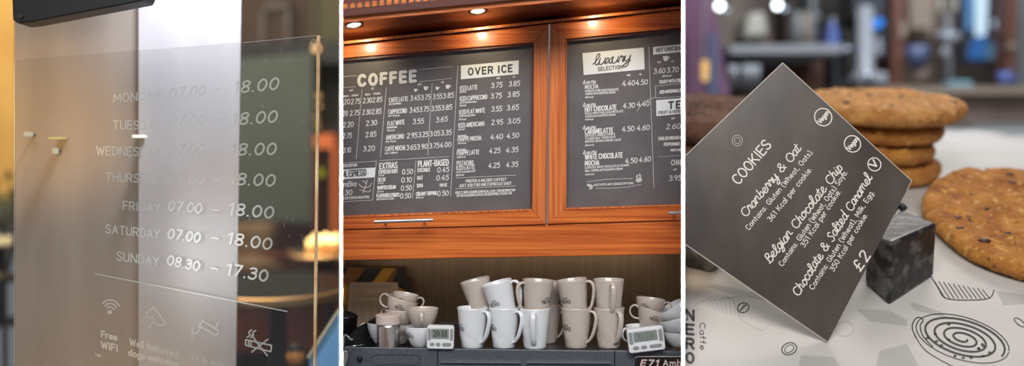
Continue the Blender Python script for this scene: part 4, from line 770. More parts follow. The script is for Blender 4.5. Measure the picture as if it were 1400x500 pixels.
for pr_, x, d, az, lb in ((mw, 646, DM, -38, 'white mug standing first on the left in the bottom row of mugs'), (mw, 689, DM, -35, 'white mug standing second from the left in the bottom row'),
                          (mw, 731.5, DM - .006, -97, 'bluish white mug with its handle facing straight out, mid bottom row'), (mg, 747, 1.445, -18, 'greyish mug standing half hidden behind the mug whose handle faces out'),
                          (mg, 788, DM, -30, 'cream mug standing second from the right in the bottom row'), (mg, 832.5, DM, -62, 'cream mug standing at the right end of the bottom row'),
                          ):
    put(pr_, x, 476, d, 0, az, lb, BG, z=ZT)
for pr_, x, y, d, t, az, lb in ((mg, 662, 434, 1.432, -14, 80, 'leaning mug at the left end of the upper row, half behind its neighbour'),
                               (mw, 693, 438, 1.404, -15, -12, 'upper white mug tilted left above the second standing mug'),
                               (mg, 733, 437, 1.400, 3, -158, 'upper mug with its handle on the left, above the outward handle mug'),
                               (mg, 746, 437, 1.445, 4, -5, 'upper mug almost hidden, only its right handle showing'),
                               (mg, 788, 436, 1.403, -7, -20, 'upper cream mug with streaks, second from the right in the upper row'),
                               (mg, 832, 436, 1.403, 0, -82, 'upper cream mug at the right end with its handle facing out')):
    put(pr_, x, y, d, t, az, lb, UG)
c1, c2 = make_cup('china', .0215, .029, .62), make_cup('china_grey', .0215, .028, .62)
c3 = make_cup('china', .030, .032, .6)
CG = 'cups stacked on the espresso machine'
def cup(pr_, x, y, d, t, az, lb, lean=0, s=1, z=None): put(pr_, x, y, d, t, az, lb, CG, lean, s, z=z)
cup(c1, 575, 476, 1.402, 0, -35, 'white cup standing directly left of the small timer reading 20:33', z=ZT)
cup(c2, 578, 449, 1.402, 0, -88, 'greyish cup with handle facing out, on top of the cup beside the first timer')
cup(c1, 524, 476, 1.43, 0, 172, 'white cup low on the left behind the cocoa shaker', z=ZT, s=1.05)
cup(c2, 547, 474, 1.43, 0, 20, 'greyish cup lowest in the stack behind the cocoa shaker', z=ZT)
cup(c2, 546, 450, 1.43, 3, 150, 'greyish cup second up in the stack behind the cocoa shaker')
cup(c2, 543, 434, 1.43, 18, 170, 'greyish cup third up with its handle to the left')
cup(c2, 551, 424, 1.432, 10, -5, 'topmost greyish cup of the left stack, handle to the right', s=.85)
cup(c1, 876, 475, 1.408, 0, -150, 'white cup behind the left side of the tilted timer', z=ZT)
cup(c2, 886, 449, 1.425, 17, 175, 'greyish tilted cup with its handle left, above the tilted timer')
cup(c2, 887, 434, 1.43, 6, -22, 'greyish cup on the very top of the pile over the tilted timer', s=.96)
cup(c3, 932.5 - 1.6, 474, 1.43, 0, -60, 'large white cup standing at the right end of the machine', z=ZT) if False else None
# the three big cups at the right edge stop at the wall: set a little further in
cup(c3, 926, 476, 1.412, 0, 60, 'big white bowl cup at the bottom of the right hand pile', z=ZT, s=.62)
cup(c3, 925, 455, 1.416, -16, 60, 'big white bowl cup in the middle of the right hand pile', s=.68)
cup(c3, 926, 438, 1.42, -32, 60, 'big white bowl cup tipped on top of the right hand pile', s=.7)

# timers
def timer(cx, cy, w_, h_, rot, d, digits, label, dm='digit'):
    c, s_ = math.cos(R(rot)), math.sin(R(rot)); q = lambda x, y: (cx + x * c - y * s_, cy + x * s_ + y * c)
    def at(x, y, w2, h2, r_): return rrect(*q(x, y), w2, h2, r_, rot)
    t = root('kitchen_timer', P(cx, cy + h_ / 2, d), label, 'timer', 'kitchen timers')
    link('case', prism(at(0, 0, w_, h_, 3.5), d, d + .012), 'timer', t, bevel=.0015, seg=3)
    link('screen_bezel', prism(at(-.5, -5, w_ * .66, h_ * .42, 1), d - .0006, d + .001), 'btn', t)
    link('screen', prism(at(-.5, -5, w_ * .6, h_ * .34, .6), d - .0009, d + .001), 'lcd', t)
    for sx in (-1, 1): link('side_grip', prism(at(sx * w_ * .41, -4, w_ * .1, h_ * .48, 1), d - .0008, d + .001), 'btn', t)
    for x, w2 in ((-w_ * .30, w_ * .17), (-w_ * .08, w_ * .17), (w_ * .24, w_ * .34)): link('button', prism(at(x, h_ * .30, w2, h_ * .14, h_ * .065), d - .001, d + .001), 'btn', t, bevel=.0004)
    mb = MB(); sf = lambda x, y: P(*q(x, y), d - .0011)
    text(mb, digits, (-w_ * .24, -1.6), (w_ * .22, -1.6), 7.2, 1.15, sf, gap=1.6, rnd=False); link('digits', mb, dm, t, recalc=False)
timer(602, 461, 37, 32, 1, 1.368, '20:33', 'small white timer standing upright and showing 20:33')
timer(883.5, 464, 50, 33, -7, 1.362, '10:24', 'white timer tipped against the cups near the right end', 'digit_faint')

# cocoa shaker
sh = root('cocoa_shaker', Vector((P(531, 0, 1.392).x, 1.392, ZT)), 'glass cocoa shaker with a pale pinkish screw lid', 'shaker'); c0 = Vector((P(531, 0, 1.392).x, 1.392, ZT))
T = Matrix.Translation(c0)
link('jar', lathe([(.0002, .001), (.0145, .001), (.0155, .003), (.0155, .034), (.0145, .035)], 36, None, T), 'steel', sh, smooth=True)
link('contents_window', lathe([(.01565, .004), (.01575, .005), (.01575, .030), (.01565, .031)], 36, None, T, fn=lambda t, r, z: 1 if math.sin(t) < -.35 and abs(math.cos(t) + .05) < .6 else .97), 'cocoa', sh, smooth=True)
link('lid', lathe([(.0160, .0345), (.0170, .0340), (.0172, .0455), (.0160, .0465), (.0002, .0468)], 36, None, T, fn=lambda t, r, z: 1 + .006 * math.cos(24 * t)), 'cap', sh)
# striped box and sheet
bx = root('warning_tape_box', P(515, 450, 1.60), 'cardboard box edged in black and yellow striped tape behind the cups', 'box')
link('carton', prism([(XL, 364), (552, 366), (553, 379), (562, 383), (562, 446), (XL, 446)], 1.585, 1.612), 'card', bx)
for pl, mm_ in (([(XL, 366), (476, 366), (XL, 378)], 'black'), ([(476, 366), (492, 366), (477, 386), (XL, 380), (XL, 378)], 'card'), ([(499, 367), (524, 366.5), (509, 386), (486, 386)], 'black'), ([(524, 366.5), (540, 366.5), (526, 386), (509, 386)], 'yellow'),
                ([(544, 366.5), (552, 367), (552.5, 379), (562, 383), (562, 403), (536, 386)], 'black'), ([(534, 386), (545, 387), (562, 405), (562, 418), (545, 405)], 'yellow'), ([(XL, 386), (477, 390), (474, 420), (XL, 412)], 'yellow')):
    link('tape_stripe', prism(pl, 1.583, 1.5855), mm_, bx)
sp = link('printed_notice', prism([(478, 386), (544, 386), (546, 446), (474, 446)], 1.580, 1.5825), 'sheet'); tag(sp, 'printed paper sheet with a small table taped to the striped box', 'paper')
mb = MB(); Sp = lambda x, y: P(x, y, 1.5795); q = random.Random(2)
for y in (390, 392.5, 396, 400, 403, 406, 412, 415): ribbon(mb, [(481, y), (481 + q.uniform(18, 56), y)], .6, Sp)
for i in range(5):
    for j in range(7): ribbon(mb, [(481 + i * 11, 419 + j * 3.4), (488 + i * 11, 419 + j * 3.4)], .6, Sp)
ribbon(mb, [(480, 417), (540, 417)], .4, Sp); link('print', mb, 'sheet_ink', sp, recalc=False)
# dark pan, funnel
pn = root('black_pan', P(470, 470, 1.50), 'black lidded pan at the left end behind the chrome jug', 'pan')
T = Matrix.Translation(P(471, 446, 1.47))
def half(prof, T, x0): # keep what stands right of the wall
    mb = lathe(prof, 48, None, T)
    for v in mb.v: v.x = max(v.x, (x0 - 700) / F * v.y)
    return mb
link('bowl', half([(.0002, -.02), (.010, -.02), (.016, -.008), (.0185, .006), (.0185, .012)], T, XL), 'black_plastic', pn, smooth=True)
link('lid', half([(.0195, .012), (.0205, .0135), (.0195, .0155), (.012, .020), (.004, .0225), (.0002, .0225)], T, XL), 'black_plastic', pn, smooth=True)
fn = link('coffee_scoop', MB().add([P(468.8, 468, 1.40), P(487, 448, 1.42), P(516, 431, 1.44), P(519, 470, 1.44), P(505, 474, 1.40), P(470, 474, 1.39), P(469, 470, 1.45), P(488, 452, 1.46), P(516, 436, 1.47), P(519, 471, 1.46), P(505, 474, 1.45), P(470, 474.5, 1.44)],
     [[0, 1, 2, 3, 4, 5], [11, 10, 9, 8, 7, 6], [0, 6, 7, 1], [1, 7, 8, 2], [2, 8, 9, 3], [3, 9, 10, 4], [4, 10, 11, 5], [5, 11, 6, 0]]), 'black_plastic', bevel=.002, seg=3)
tag(fn, 'black plastic scoop lying on the machine beside the shaker', 'scoop')
jg = root('metal_spout', P(474, 474, 1.385), 'small chrome spout at the far left end of the machine top', 'spout')
link('spout_tube', tube(cr([P(469.5, 472, 1.385), P(470.5, 460, 1.385), P(474, 458, 1.385), P(479, 463, 1.383), P(482, 464, 1.38)]), .0016, None, 10), 'chrome', jg, smooth=True)
link('rod', tube([P(470, 474.5, 1.385), P(500, 470.5, 1.392)], .0009, None, 8), 'chrome', jg, smooth=True)

# ------------------------------------------------------------------ RIGHT BAY: cookies on a sloping tray
Y0 = 1.36; T1 = math.tan(R(27)); Z0 = (250 - 467) / F * Y0; YC = 1.65; ZC = Z0 + T1 * (YC - Y0); T2 = math.tan(R(14))
def RP(px, py, off=.0006):                   # where the line of sight meets the tray
    v = (250 - py) / F; u = (px - 700) / F
    d = (Z0 - Y0 * T1) / (v - T1)
    if d > YC or d < 0: d = (ZC - YC * T2) / (v - T2)
    return Vector((u * d, d - off * .45, v * d + off))
def on_tray(px, py): return RP(px, py, 0)
# paper sheet: grid on the two slopes
mb = MB(); rows = [540, 520, 500, 480, 460, 440, 420, 400, 380, 360, 340, 320, 303.6]
g = []
for py in rows: g.append([on_tray(937.2 + (1440 - 937.2) * i / 24, py) for i in range(25)])
back = []
for k in range(1, 9):
    y = YC + k * .1; z_ = ZC + T2 * (y - YC)
    back.append([Vector((((937.2 + (1440 - 937.2) * i / 24) - 700) / F * y - (.30 * (k / 8) if i < 4 and k > 2 else 0) * (1 - i / 4), y, z_ + .004 * math.sin(i * 1.7 + k) * (1 if k > 3 else 0))) for i in range(25)])
g += back; n = 25
# far edge runs away to the right
g = [r_ for r_ in g]
for r_i, k in ((len(g) - 1, 1.0), (len(g) - 2, .75)):
    for i in range(25): f_ = max(0, (i - 14) / 10); g[r_i][i].y -= .16 * f_ * k; g[r_i][i].z -= .16 * f_ * k * T2
vs = [p for r_ in g for p in r_]
mb.add(vs, [[j * n + i, j * n + i + 1, (j + 1) * n + i + 1, (j + 1) * n + i] for j in range(len(g) - 1) for i in range(n - 1)])
paper = link('tray_paper', mb, 'paper', smooth=True); tag(paper, 'white greaseproof paper printed with cakes and coffee beans under the cookies', 'paper')
sm = paper.modifiers.new('thickness', 'SOLIDIFY'); sm.thickness = .0006; sm.offset = -1
tray = MB(); a0, a1 = .23, .80
tray.add([(a0, 1.28, Z0 - .08 * T1 - .004), (a1, 1.28, Z0 - .08 * T1 - .004), (1.30, YC, ZC - .004), (.285, YC, ZC - .004), (.40, 2.46, ZC + .81 * T2 - .006), (1.8, 2.46, ZC + .81 * T2 - .006)] +
         [(a0, 1.28, -.5), (a1, 1.28, -.5), (1.30, YC, -.5), (.285, YC, -.5), (.40, 2.46, -.5), (1.8, 2.46, -.5)],
         [[0, 1, 2, 3], [3, 2, 5, 4], [0, 6, 7, 1], [1, 7, 8, 2], [2, 8, 11, 5], [5, 11, 10, 4], [4, 10, 9, 3], [3, 9, 6, 0], [6, 9, 8, 7], [9, 10, 11, 8]])
tag(link('display_plinth', tray, 'grey'), 'grey sloping display plinth hidden under the printed paper', 'plinth')
# printing on the paper
pm = MB(); pf_ = MB()
def flush(name):
    for k, m_ in ((pm, 'print'), (pf_, 'print_faint')):
        if k.v:
            link(name, k, m_, paper, recalc=False); k.v = []; k.f = []
def pr_line(pts, w_=1.2, faint=False): ribbon(pf_ if faint else pm, pts, w_, RP, True)
sx_, sy_ = 1316, 463
def sp_pt(t, rr): x, y = rr * 66 * math.cos(t), rr * 29 * math.sin(t); c, s_ = math.cos(R(17)), math.sin(R(17)); return (sx_ + x * c - y * s_, sy_ + x * s_ + y * c)
pr_line([sp_pt(t * .2, .10 + .028 * t * .2 * 1.15) for t in range(0, 128)], 3.0)
pr_line([sp_pt(t * .2, 1.0) for t in range(0, 32)], 1.6)
pr_line(cr([(1252, 462), (1247, 448), (1250, 438), (1256, 434), (1262, 438), (1258, 446), (1262, 460), (1275, 474)]), 1.8)
pr_line(cr([(1250, 458), (1266, 480), (1300, 500), (1330, 512)]), 1.6)
q = random.Random(8)
for i in range(15):
    t = q.uniform(0, 2 * PI); x, y = sp_pt(t, q.uniform(.3, .9)); pr_line(ell(x, y, 1.6, 1.1, 8), 1.6)
flush('printed_swirl')
cup_ = [(1273, 378), (1282, 393), (1293, 408), (1325, 410.5), (1352, 408), (1359, 397)]
pr_line(cr(cup_), 1.7)
for i in range(11): x = 1284 + i * 6.6; pr_line([(x - 7, 384 + i * 1.2), (x + 8 - i * .5, 408)], 1.5)
flush('printed_cake_case')
pr_line(ell(1016, 421, 8, 6.6, 18, -25) + ell(1016, 421, 8, 6.6, 18, -25)[:1], 1.5); pr_line(cr([(1012, 425), (1015, 421), (1020, 417)]), 2); 
flush('printed_bean')
pr_line(ell(1079, 477, 10.5, 8, 18, -20) + ell(1079, 477, 10.5, 8, 18, -20)[:1], 1.6); pr_line(ell(1079, 477, 7, 4.6, 14, -35) + ell(1079, 477, 7, 4.6, 14, -35)[:1], 1.2)
flush('printed_bean')
pr_line(ell(1155, 450, 12.5, 10, 20) + ell(1155, 450, 12.5, 10, 20)[:1], 1.6, True); pr_line(ell(1394, 441, 9, 3.6, 18, 38) + ell(1394, 441, 9, 3.6, 18, 38)[:1], 1.5)
flush('printed_ring')
for i in range(8): pr_line(cr([(960 + i * 6, 415 - i * 1.1), (970 + i * 6.4, 409 - i * .2), (978 + i * 5.4, 424 + i * 1.6)]), 1.2, True)
pr_line(cr([(950, 417), (975, 406), (1000, 409), (1012, 436)]), 1.4, True); pr_line(cr([(1012, 436), (1040, 452), (1056, 440)]), 1.2, True)
flush('printed_cake')
for pts in ([(965, 392), (975, 388), (1032, 400), (1048, 412), (1010, 405)], [(1202, 480), (1240, 470), (1262, 512), (1195, 512)], [(1243, 415), (1250, 414), (1290, 428), (1296, 436), (1250, 424)], [(1170, 423), (1215, 424), (1240, 438), (1240, 446), (1190, 440)], [(1095, 486), (1140, 488), (1155, 512), (1090, 512)], [(1362, 398), (1400, 403), (1402, 416), (1372, 418)]):
    pf_.add([RP(*p) for p in pts], [list(range(len(pts)))]); flush('printed_shape')
flush('printed_shape')
for i, chh in enumerate('NERO'): text(pm, chh, (938.5, 437 + i * 19.5), (948, 438 + i * 19.5), 13, 3.6, RP)
text(pm, 'Caffe', (957, 442), (957, 478), 7, 1.3, RP, up=(1, 0))
flush('printed_lettering')

# cookies
def cookie(name, c, rad, th, tilt, m, label, group, seed, bits, bm_=('chip',), top_only=True, lean=0, ex=1.0):
    q = random.Random(seed); prof = []
    for i in range(11): a = -PI / 2 + PI * i / 10 * .5; prof.append((rad * (.86 + .14 * math.cos(a)), th * .5 + th * .5 * math.sin(a)))
    rings = []
    N = 96 if seed > 1 else 260
    tops = [1 - .0 - k * (.05 if seed > 1 else .02) for k in range(2, 19 if seed > 1 else 49)]
    tops = [k * .9 for k in tops if k > .05]
    rr = [(0.001, 0), (rad * .5, 0), (rad * .85, .002)] + [(rad * (.90 + .10 * math.cos(a)), th * .5 + th * .48 * math.sin(a)) for a in [-PI / 2 + PI * i / 9 for i in range(1, 9)]] + [(rad * k, th * (1.0 + .05 * (1 - k))) for k in tops] + [(.001, th * 1.05)]
    vs = []
    for j in range(N):
        t = 2 * PI * j / N; edge = 1 + .035 * noise.noise(Vector((math.cos(t) * 1.6 + seed, math.sin(t) * 1.6, 0))) * 1.6
        for r_, z_ in rr:
            p = Vector((r_ * edge * math.cos(t), r_ * edge * math.sin(t), z_))
            dz = noise.fractal(p / rad * 5 + Vector((seed * 3.1, 0, 0)), 1, 2, 4) * th * .13
            dz += (noise.fractal(p / rad * 17 + Vector((seed * 1.7, 3, 0)), 1, 2, 4) * .07 + max(0, noise.noise(p / rad * 9 + Vector((5, seed, 0)))) * .10 - max(0, noise.noise(p / rad * 22 + Vector((9, seed, 2))) - .25) * .22) * th
            if z_ > .12 * th: p.z += dz; p.xy *= 1 + dz / rad * .6
            vs.append(p)
    n_ = len(rr); mb = MB()
    Tm = Matrix.Translation(c) @ Matrix.Rotation(R(tilt), 4, 'X') @ Matrix.Rotation(R(lean), 4, 'Y') @ Matrix.Diagonal((ex, 1, 1, 1))
    mb.add([Tm @ v for v in vs], [[j * n_ + i, ((j + 1) % N) * n_ + i, ((j + 1) % N) * n_ + i + 1, j * n_ + i + 1] for j in range(N) for i in range(n_ - 1)])
    o = link(name, mb, m, smooth=True); tag(o, label, 'cookie', group)
    for k in range(bits):
        t = q.uniform(0, 2 * PI); r_ = rad * .88 * math.sqrt(q.random()); s_ = rad * q.uniform(.018, .045)
        p = Tm @ Vector((r_ * math.cos(t), r_ * math.sin(t), th * 1.0))
        link('berry' if bm_[0] == 'berry' and k % 2 else 'chocolate_chip', sphere(p, s_, None, 1.3, 1, .6, 8), bm_[k % len(bm_)], o, smooth=True)
    return o
pc = on_tray(1424, 318)
cookie('cookie', pc + Vector((0, 0, .001)), .183, .030, 27, 'cookie', 'large golden oat cookie with dark berries lying nearest, at the right', None, 1, 26, ('berry', 'chip'))
sc0 = on_tray(1200, 243); nrm = Vector((0, -math.sin(R(14)), math.cos(R(14))))
names = ['golden cookie at the bottom of the back stack', 'golden cookie second from the bottom of the back stack', 'golden cookie just under the top of the back stack', 'pale golden cookie on top of the back stack']
for i in range(4):
    cookie('cookie', sc0 + nrm * (.004 + .0385 * i) + Vector((-.008 + (.012, -.008, .006, .005)[i], 0, 0)), (.104, .108, .112, .142)[i], .034, 14, 'cookie' if i < 3 else 'cookie_back', names[i], 'stacked golden cookies', 20 + i, 0 if i < 3 else 16)
sc1 = on_tray(948, 250)
names = ['dark chocolate cookie at the bottom of the left stack', 'dark chocolate cookie in the middle of the left stack', 'dark chocolate cookie on top of the left stack behind the sign']
for i in range(3): cookie('cookie', sc1 + nrm * (.006 + .048 * i), .158, .042, 14, 'choc', names[i], 'stacked chocolate cookies', 40 + i, 0 if i < 2 else 10, ('chip',), ex=.98)

# marble block holding the sign
bk = MB()
fr = [P(1171, 322, 1.470), P(1212, 322, 1.418), P(1281, 299, 1.478), P(1238, 284, 1.530)]
bt = [on_tray(1172, 386), on_tray(1213, 418), on_tray(1277, 380), None]
top = [P(1182, 318, 1.46), P(1218, 331, 1.416), P(1282, 304, 1.478), P(1232, 286, 1.535)]
bot = [on_tray(1182, 388) , on_tray(1215, 419), on_tray(1277, 378), on_tray(1240, 350)]
bot = [Vector((t_.x, b_.y, b_.z)) if False else b_ for t_, b_ in zip(top, bot)]
bk.add(top + bot, [[0, 1, 2, 3], [7, 6, 5, 4], [0, 4, 5, 1], [1, 5, 6, 2], [2, 6, 7, 3], [3, 7, 4, 0]])
blk = link('marble_block', bk, 'stone', bevel=.006, seg=3); tag(blk, 'speckled black marble block holding up the cookie sign', 'block')
b2 = MB(); tp = [P(937.6, 338, 1.48), P(978, 350, 1.45), P(985, 338, 1.52), P(938, 326, 1.54)]; bo = [on_tray(937.8, 366), on_tray(972, 373), on_tray(990, 360), on_tray(940, 346)]
b2.add(tp + bo, [[0, 1, 2, 3], [7, 6, 5, 4], [0, 4, 5, 1], [1, 5, 6, 2], [2, 6, 7, 3], [3, 7, 4, 0]])
tag(link('marble_block', b2, 'stone', bevel=.005), 'dark marble block half hidden under the lower left edge of the sign', 'block')
kb = link('ribbon_end', tube(cr([P(1219, 290, 1.545), P(1224, 282, 1.55), P(1231, 281, 1.55), P(1236, 286, 1.545)]), .006, None, 10), 'stone', blk, smooth=True)

# sign
def SD(py): return 1.357 + (467 - py) / 381 * .062
def SS(px, py, o=0): return P(px, py, SD(py) - o)
sg = MB(); pts = [(1070, 86), (1246.5, 247), (1131.5, 467.5), (936.8, 333.5), (936.8, 213)]
f_ = [SS(*p) for p in pts]; b_ = [v + Vector((0, .0035, 0)) for v in f_]
sg.add(f_ + b_, [[0, 1, 2, 3, 4], [9, 8, 7, 6, 5]] + [[i, (i + 1) % 5, 5 + (i + 1) % 5, 5 + i] for i in range(5)])
sign = link('price_sign', sg, 'sign'); tag(sign, 'dark brown diamond tilted cookie price sign with cream handwriting', 'sign')
mb = MB(); SS1 = lambda x, y: SS(x, y, .0005)
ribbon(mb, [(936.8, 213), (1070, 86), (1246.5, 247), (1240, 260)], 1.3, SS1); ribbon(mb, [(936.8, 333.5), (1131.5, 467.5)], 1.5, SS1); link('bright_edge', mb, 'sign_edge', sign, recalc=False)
def st(s, a, b, cap, w_, script=False, slant=.0, gap=None):
    L = math.hypot(b[0] - a[0], b[1] - a[1]); up = ((b[1] - a[1]) / L, -(b[0] - a[0]) / L)
    mb = MB(); text(mb, s, a, b, cap, w_, SS1, slant=slant, gap=(.3 if script else 1.5) if gap is None else gap, font=SCRIPT if script else None, up=up, space=3, rnd=w_ > 1.2, wob=.25 if script else 0)
    link('handwriting' if script else 'small_lettering', mb, 'sign_ink', sign, recalc=False)
st('COOKIES', (1010, 252.5), (1055, 199), 13.5, 1.9, False, .0, 1.3)
st('Cranberry & Oat', (1020, 297), (1096, 204), 11.5, 1.5, True, .12); st('Belgian Chocolate Chip', (1053, 360), (1153, 230), 11.5, 1.5, True, .12); st('Chocolate & Salted Caramel', (1092, 405), (1193, 243), 11.5, 1.5, True, .12)
st('Contains: Gluten (Wheat, Oats).', (1024, 314.5), (1112, 208), 7, 1.0); st('361 Kcal per cookie.', (1054, 303), (1110.5, 232), 7, 1.0)
st('Contains: Gluten (Wheat, Oats) Soya.', (1070, 364), (1159, 236), 7, 1.0); st('351 Kcal per cookie.', (1100, 338), (1150, 262), 7, 1.0)
st('Contains: Gluten (Wheat), Milk, Egg.', (1112, 396), (1195, 263), 7, 1.0); st('350 Kcal per cookie.', (1140, 371), (1186.5, 294), 7, 1.0)
st('\u00a32', (1176, 371), (1190, 350), 14, 2.0, False, .1, 2)
for x, y, r_ in ((1125.5, 160, 12.2), (1165.5, 196.5, 11.5), (1195.5, 224.5, 9.2)):
    mb = MB(); e = ell(x, y, r_ * .95, r_, 26, -40); ribbon(mb, e + e[:1], 1.4, SS1, True)
    if r_ > 10: text(mb, 'Vegan', (x - 3.4, y + 9), (x + 8, y - 5.5), 6, 1.4, SS1, up=(-.78, -.62), gap=1.2, rnd=False)
    else: text(mb, 'V', (x + .2, y + 5.4), (x + 5.4, y - .6), 9, 2.2, SS1, up=(-.78, -.62))
    link('round_badge', mb, 'sign_ink', sign, recalc=False)
mb = MB(); e = ell(1008, 192, 7, 7.4, 20); ribbon(mb, e + e[:1], .9, SS1); e = ell(1008, 192, 4, 4.2, 16); ribbon(mb, e + e[:1], .8, SS1); link('hole_ring', mb, 'sign_edge', sign, recalc=False)

# ---- blurred counter far behind
DB = 4.2
struct(link('wall_far', prism([(820, -260), (1720, -260), (1720, 640), (820, 640)], 4.6, 4.7), 'bg'))
def thing(name, poly, d0, d1, m, label, cat, parts=(), bevel=0, group=None):
    xs = [p[0] for p in poly]; ys = [p[1] for p in poly]
    r_ = root(name, P(sum(xs) / len(xs), max(ys), d0), label, cat, group)
    link('body', prism(poly, d0, d1), m, r_, bevel=bevel, seg=3)
    for nm_, pl, e0, e1, mm in parts: link(nm_, prism(pl, e0, e1), mm, r_)
    return r_
thing('back_counter', [(1180, 124), (1500, 124), (1500, 300), (1180, 300)], 3.9, 4.5, 'counter', 'brown counter running across behind the cookies at the right', 'counter', (('worktop', [(1170, 118), (1510, 118), (1510, 128), (1170, 128)], 3.85, 4.55, 'tan'), ('side_panel', [(1330, 168), (1520, 166), (1520, 300), (1330, 300)], 3.4, 3.88, 'grey')), .01)
shelf = thing('steel_shelf', [(998, 62), (1152, 60), (1152, 72), (998, 73)], 3.7, 4.07, 'silver', 'bright steel shelf behind the tip of the sign', 'shelf', (('bracket', [(1010, 72), (1016, 72), (1016, 120), (1010, 120)], 3.9, 3.95, 'darkgrey'), ('bracket', [(1140, 72), (1146, 72), (1146, 120), (1140, 120)], 3.9, 3.95, 'darkgrey')))
thing('storage_unit', [(1000, 76), (1128, 76), (1128, 260), (1000, 260)], 4.1, 4.5, 'brown_wall', 'dark unit under the steel shelf', 'cupboard', (('door', [(1004, 80), (1074, 80), (1074, 250), (1004, 250)], 4.08, 4.11, 'bg'), ('door', [(1080, 80), (1124, 80), (1124, 250), (1080, 250)], 4.08, 4.11, 'brown')))
cg = root('clothed_figure', P(955, 130, 3.4), 'purple clothed figure with a slate blue panel at the left', 'garment')  # stands for a blurred person; only the clothing is shaped
link('body', prism(cr([(880, -60), (960, -60), (974, -5), (984, 40), (992, 90), (994, 150), (880, 150), (880, -60)], 4)[:-1], 3.4, 3.52), 'purple', cg, bevel=.03, seg=3)
link('front_panel', prism([(968, 45), (981, 45), (984, 140), (968, 140)], 3.38, 3.41), 'slateblue', cg)
link('dark_fold', prism([(938, 45), (962, 52), (966, 140), (940, 140)], 3.385, 3.41), 'purple', cg)
ag = root('amber_spot', P(964, 97, 3.1), 'small amber glow low in front of the purple garment, on an added cord', 'lamp')  # yellow-lit spot built as a glowing body with an added cord
link('globe', lathe([(.001, -.03), (.010, -.03), (.012, .03), (.001, .034)], 16, None, Matrix.Translation(P(964, 97, 3.1))), glow('amber_spot_glow', (1, .62, .2, 1), .9), ag, smooth=True)
link('cord', tube([P(963, 84, 3.1), P(961, -80, 3.1)], .003), 'silver', ag)
def bulb(px, py, d, r_, label, m='bulb'):
    o = root('pendant_lamp', P(px, py, d), label, 'lamp', 'pendant lamps'); link('bulb', sphere(P(px, py, d), r_), m, o, smooth=True); link('cord', tube([P(px, py, d), P(px, -90, d)], .004), 'dark_metal', o)
bulb(984, 8, 3.8, .014, 'brilliant white pendant bulb above the purple garment'); bulb(994, 13, 3.8, .008, 'small pale blue bulb right beside the brilliant one over the garment', 'daywin_b')
bulb(1063, 7, 3.8, .014, 'brilliant white pendant bulb above the tip of the sign'); bulb(1073, 12, 3.8, .009, 'small pale blue bulb right beside the brilliant one over the sign', 'daywin_b')
bulb(1118, 23, 3.8, .010, 'faint grey glass bulb right of the lamp over the sign', 'silver')
thing('cream_lampshade', [(1022, 18), (1046, 14), (1052, 48), (1018, 52)], 4.0, 4.25, 'cream', 'cream lampshade above the steel shelf', 'lampshade', (('stand', [(1032, 52), (1038, 52), (1038, 62), (1032, 62)], 4.1, 4.13, 'darkgrey'),), .02)
thing('blue_bottle', [(1136, 30), (1142, 28), (1147, 40), (1149, 62), (1132, 62)], 3.85, 3.95, 'cobalt', 'tall blue bottle standing at the right end of the shelf', 'bottle', (('cap', [(1136, 24), (1142, 24), (1142, 30), (1136, 30)], 3.88, 3.92, 'silver'),), .01)
for i, x in enumerate((1002, 1020, 1032)): tag(link('glass_tumbler', lathe([(.001, 0), (.016, 0), (.020, .06), (.018, .06), (.014, .004), (.001, .004)], 20, None, Matrix.Translation(P(x, 112, 3.7))), 'silver', smooth=True), ['pale tumbler furthest left under the shelf', 'pale tumbler in the middle of three under the shelf', 'pale tumbler furthest right of three under the shelf'][i], 'glass', 'tumblers under the steel shelf')
tag(link('bottle_rack', prism([(996, 112), (1042, 112), (1042, 118), (996, 118)], 3.6, 4.08), 'darkgrey'), 'dark ledge carrying three tumblers', 'ledge')
for i, x in enumerate((1112, 1128)): pass
pic = root('wall_shelf_unit', P(1098, 60, 4.4), 'dim brown shelving on the far wall above the steel shelf', 'shelving')
for nm_, pl, mm in (('side_panel', [(1076, -60), (1082, -60), (1082, 60), (1076, 60)], 'brown_wall'), ('side_panel', [(1108, -60), (1115, -60), (1115, 60), (1108, 60)], 'grey'), ('side_panel', [(1152, -60), (1160, -60), (1160, 110), (1152, 110)], 'darkgrey'), ('back_panel', [(1115, -60), (1152, -60), (1152, 60), (1115, 60)], 'screen_dark')):
    link(nm_, prism(pl, 4.35, 4.6), mm, pic)
for i, (x, r_) in enumerate(((1090, .022), (1102, .018))): tag(link('storage_jar', lathe([(.001, 0), (r_, 0), (r_, .09), (r_ * .7, .11), (r_ * .7, .125), (.001, .125)], 20, None, Matrix.Translation(P(x, 61, 3.95))), 'tan' if i else 'grey', smooth=True), ('grey jar left of two standing behind the tip of the sign', 'tan jar right of two standing behind the tip of the sign')[i], 'jar', 'jars on the steel shelf')
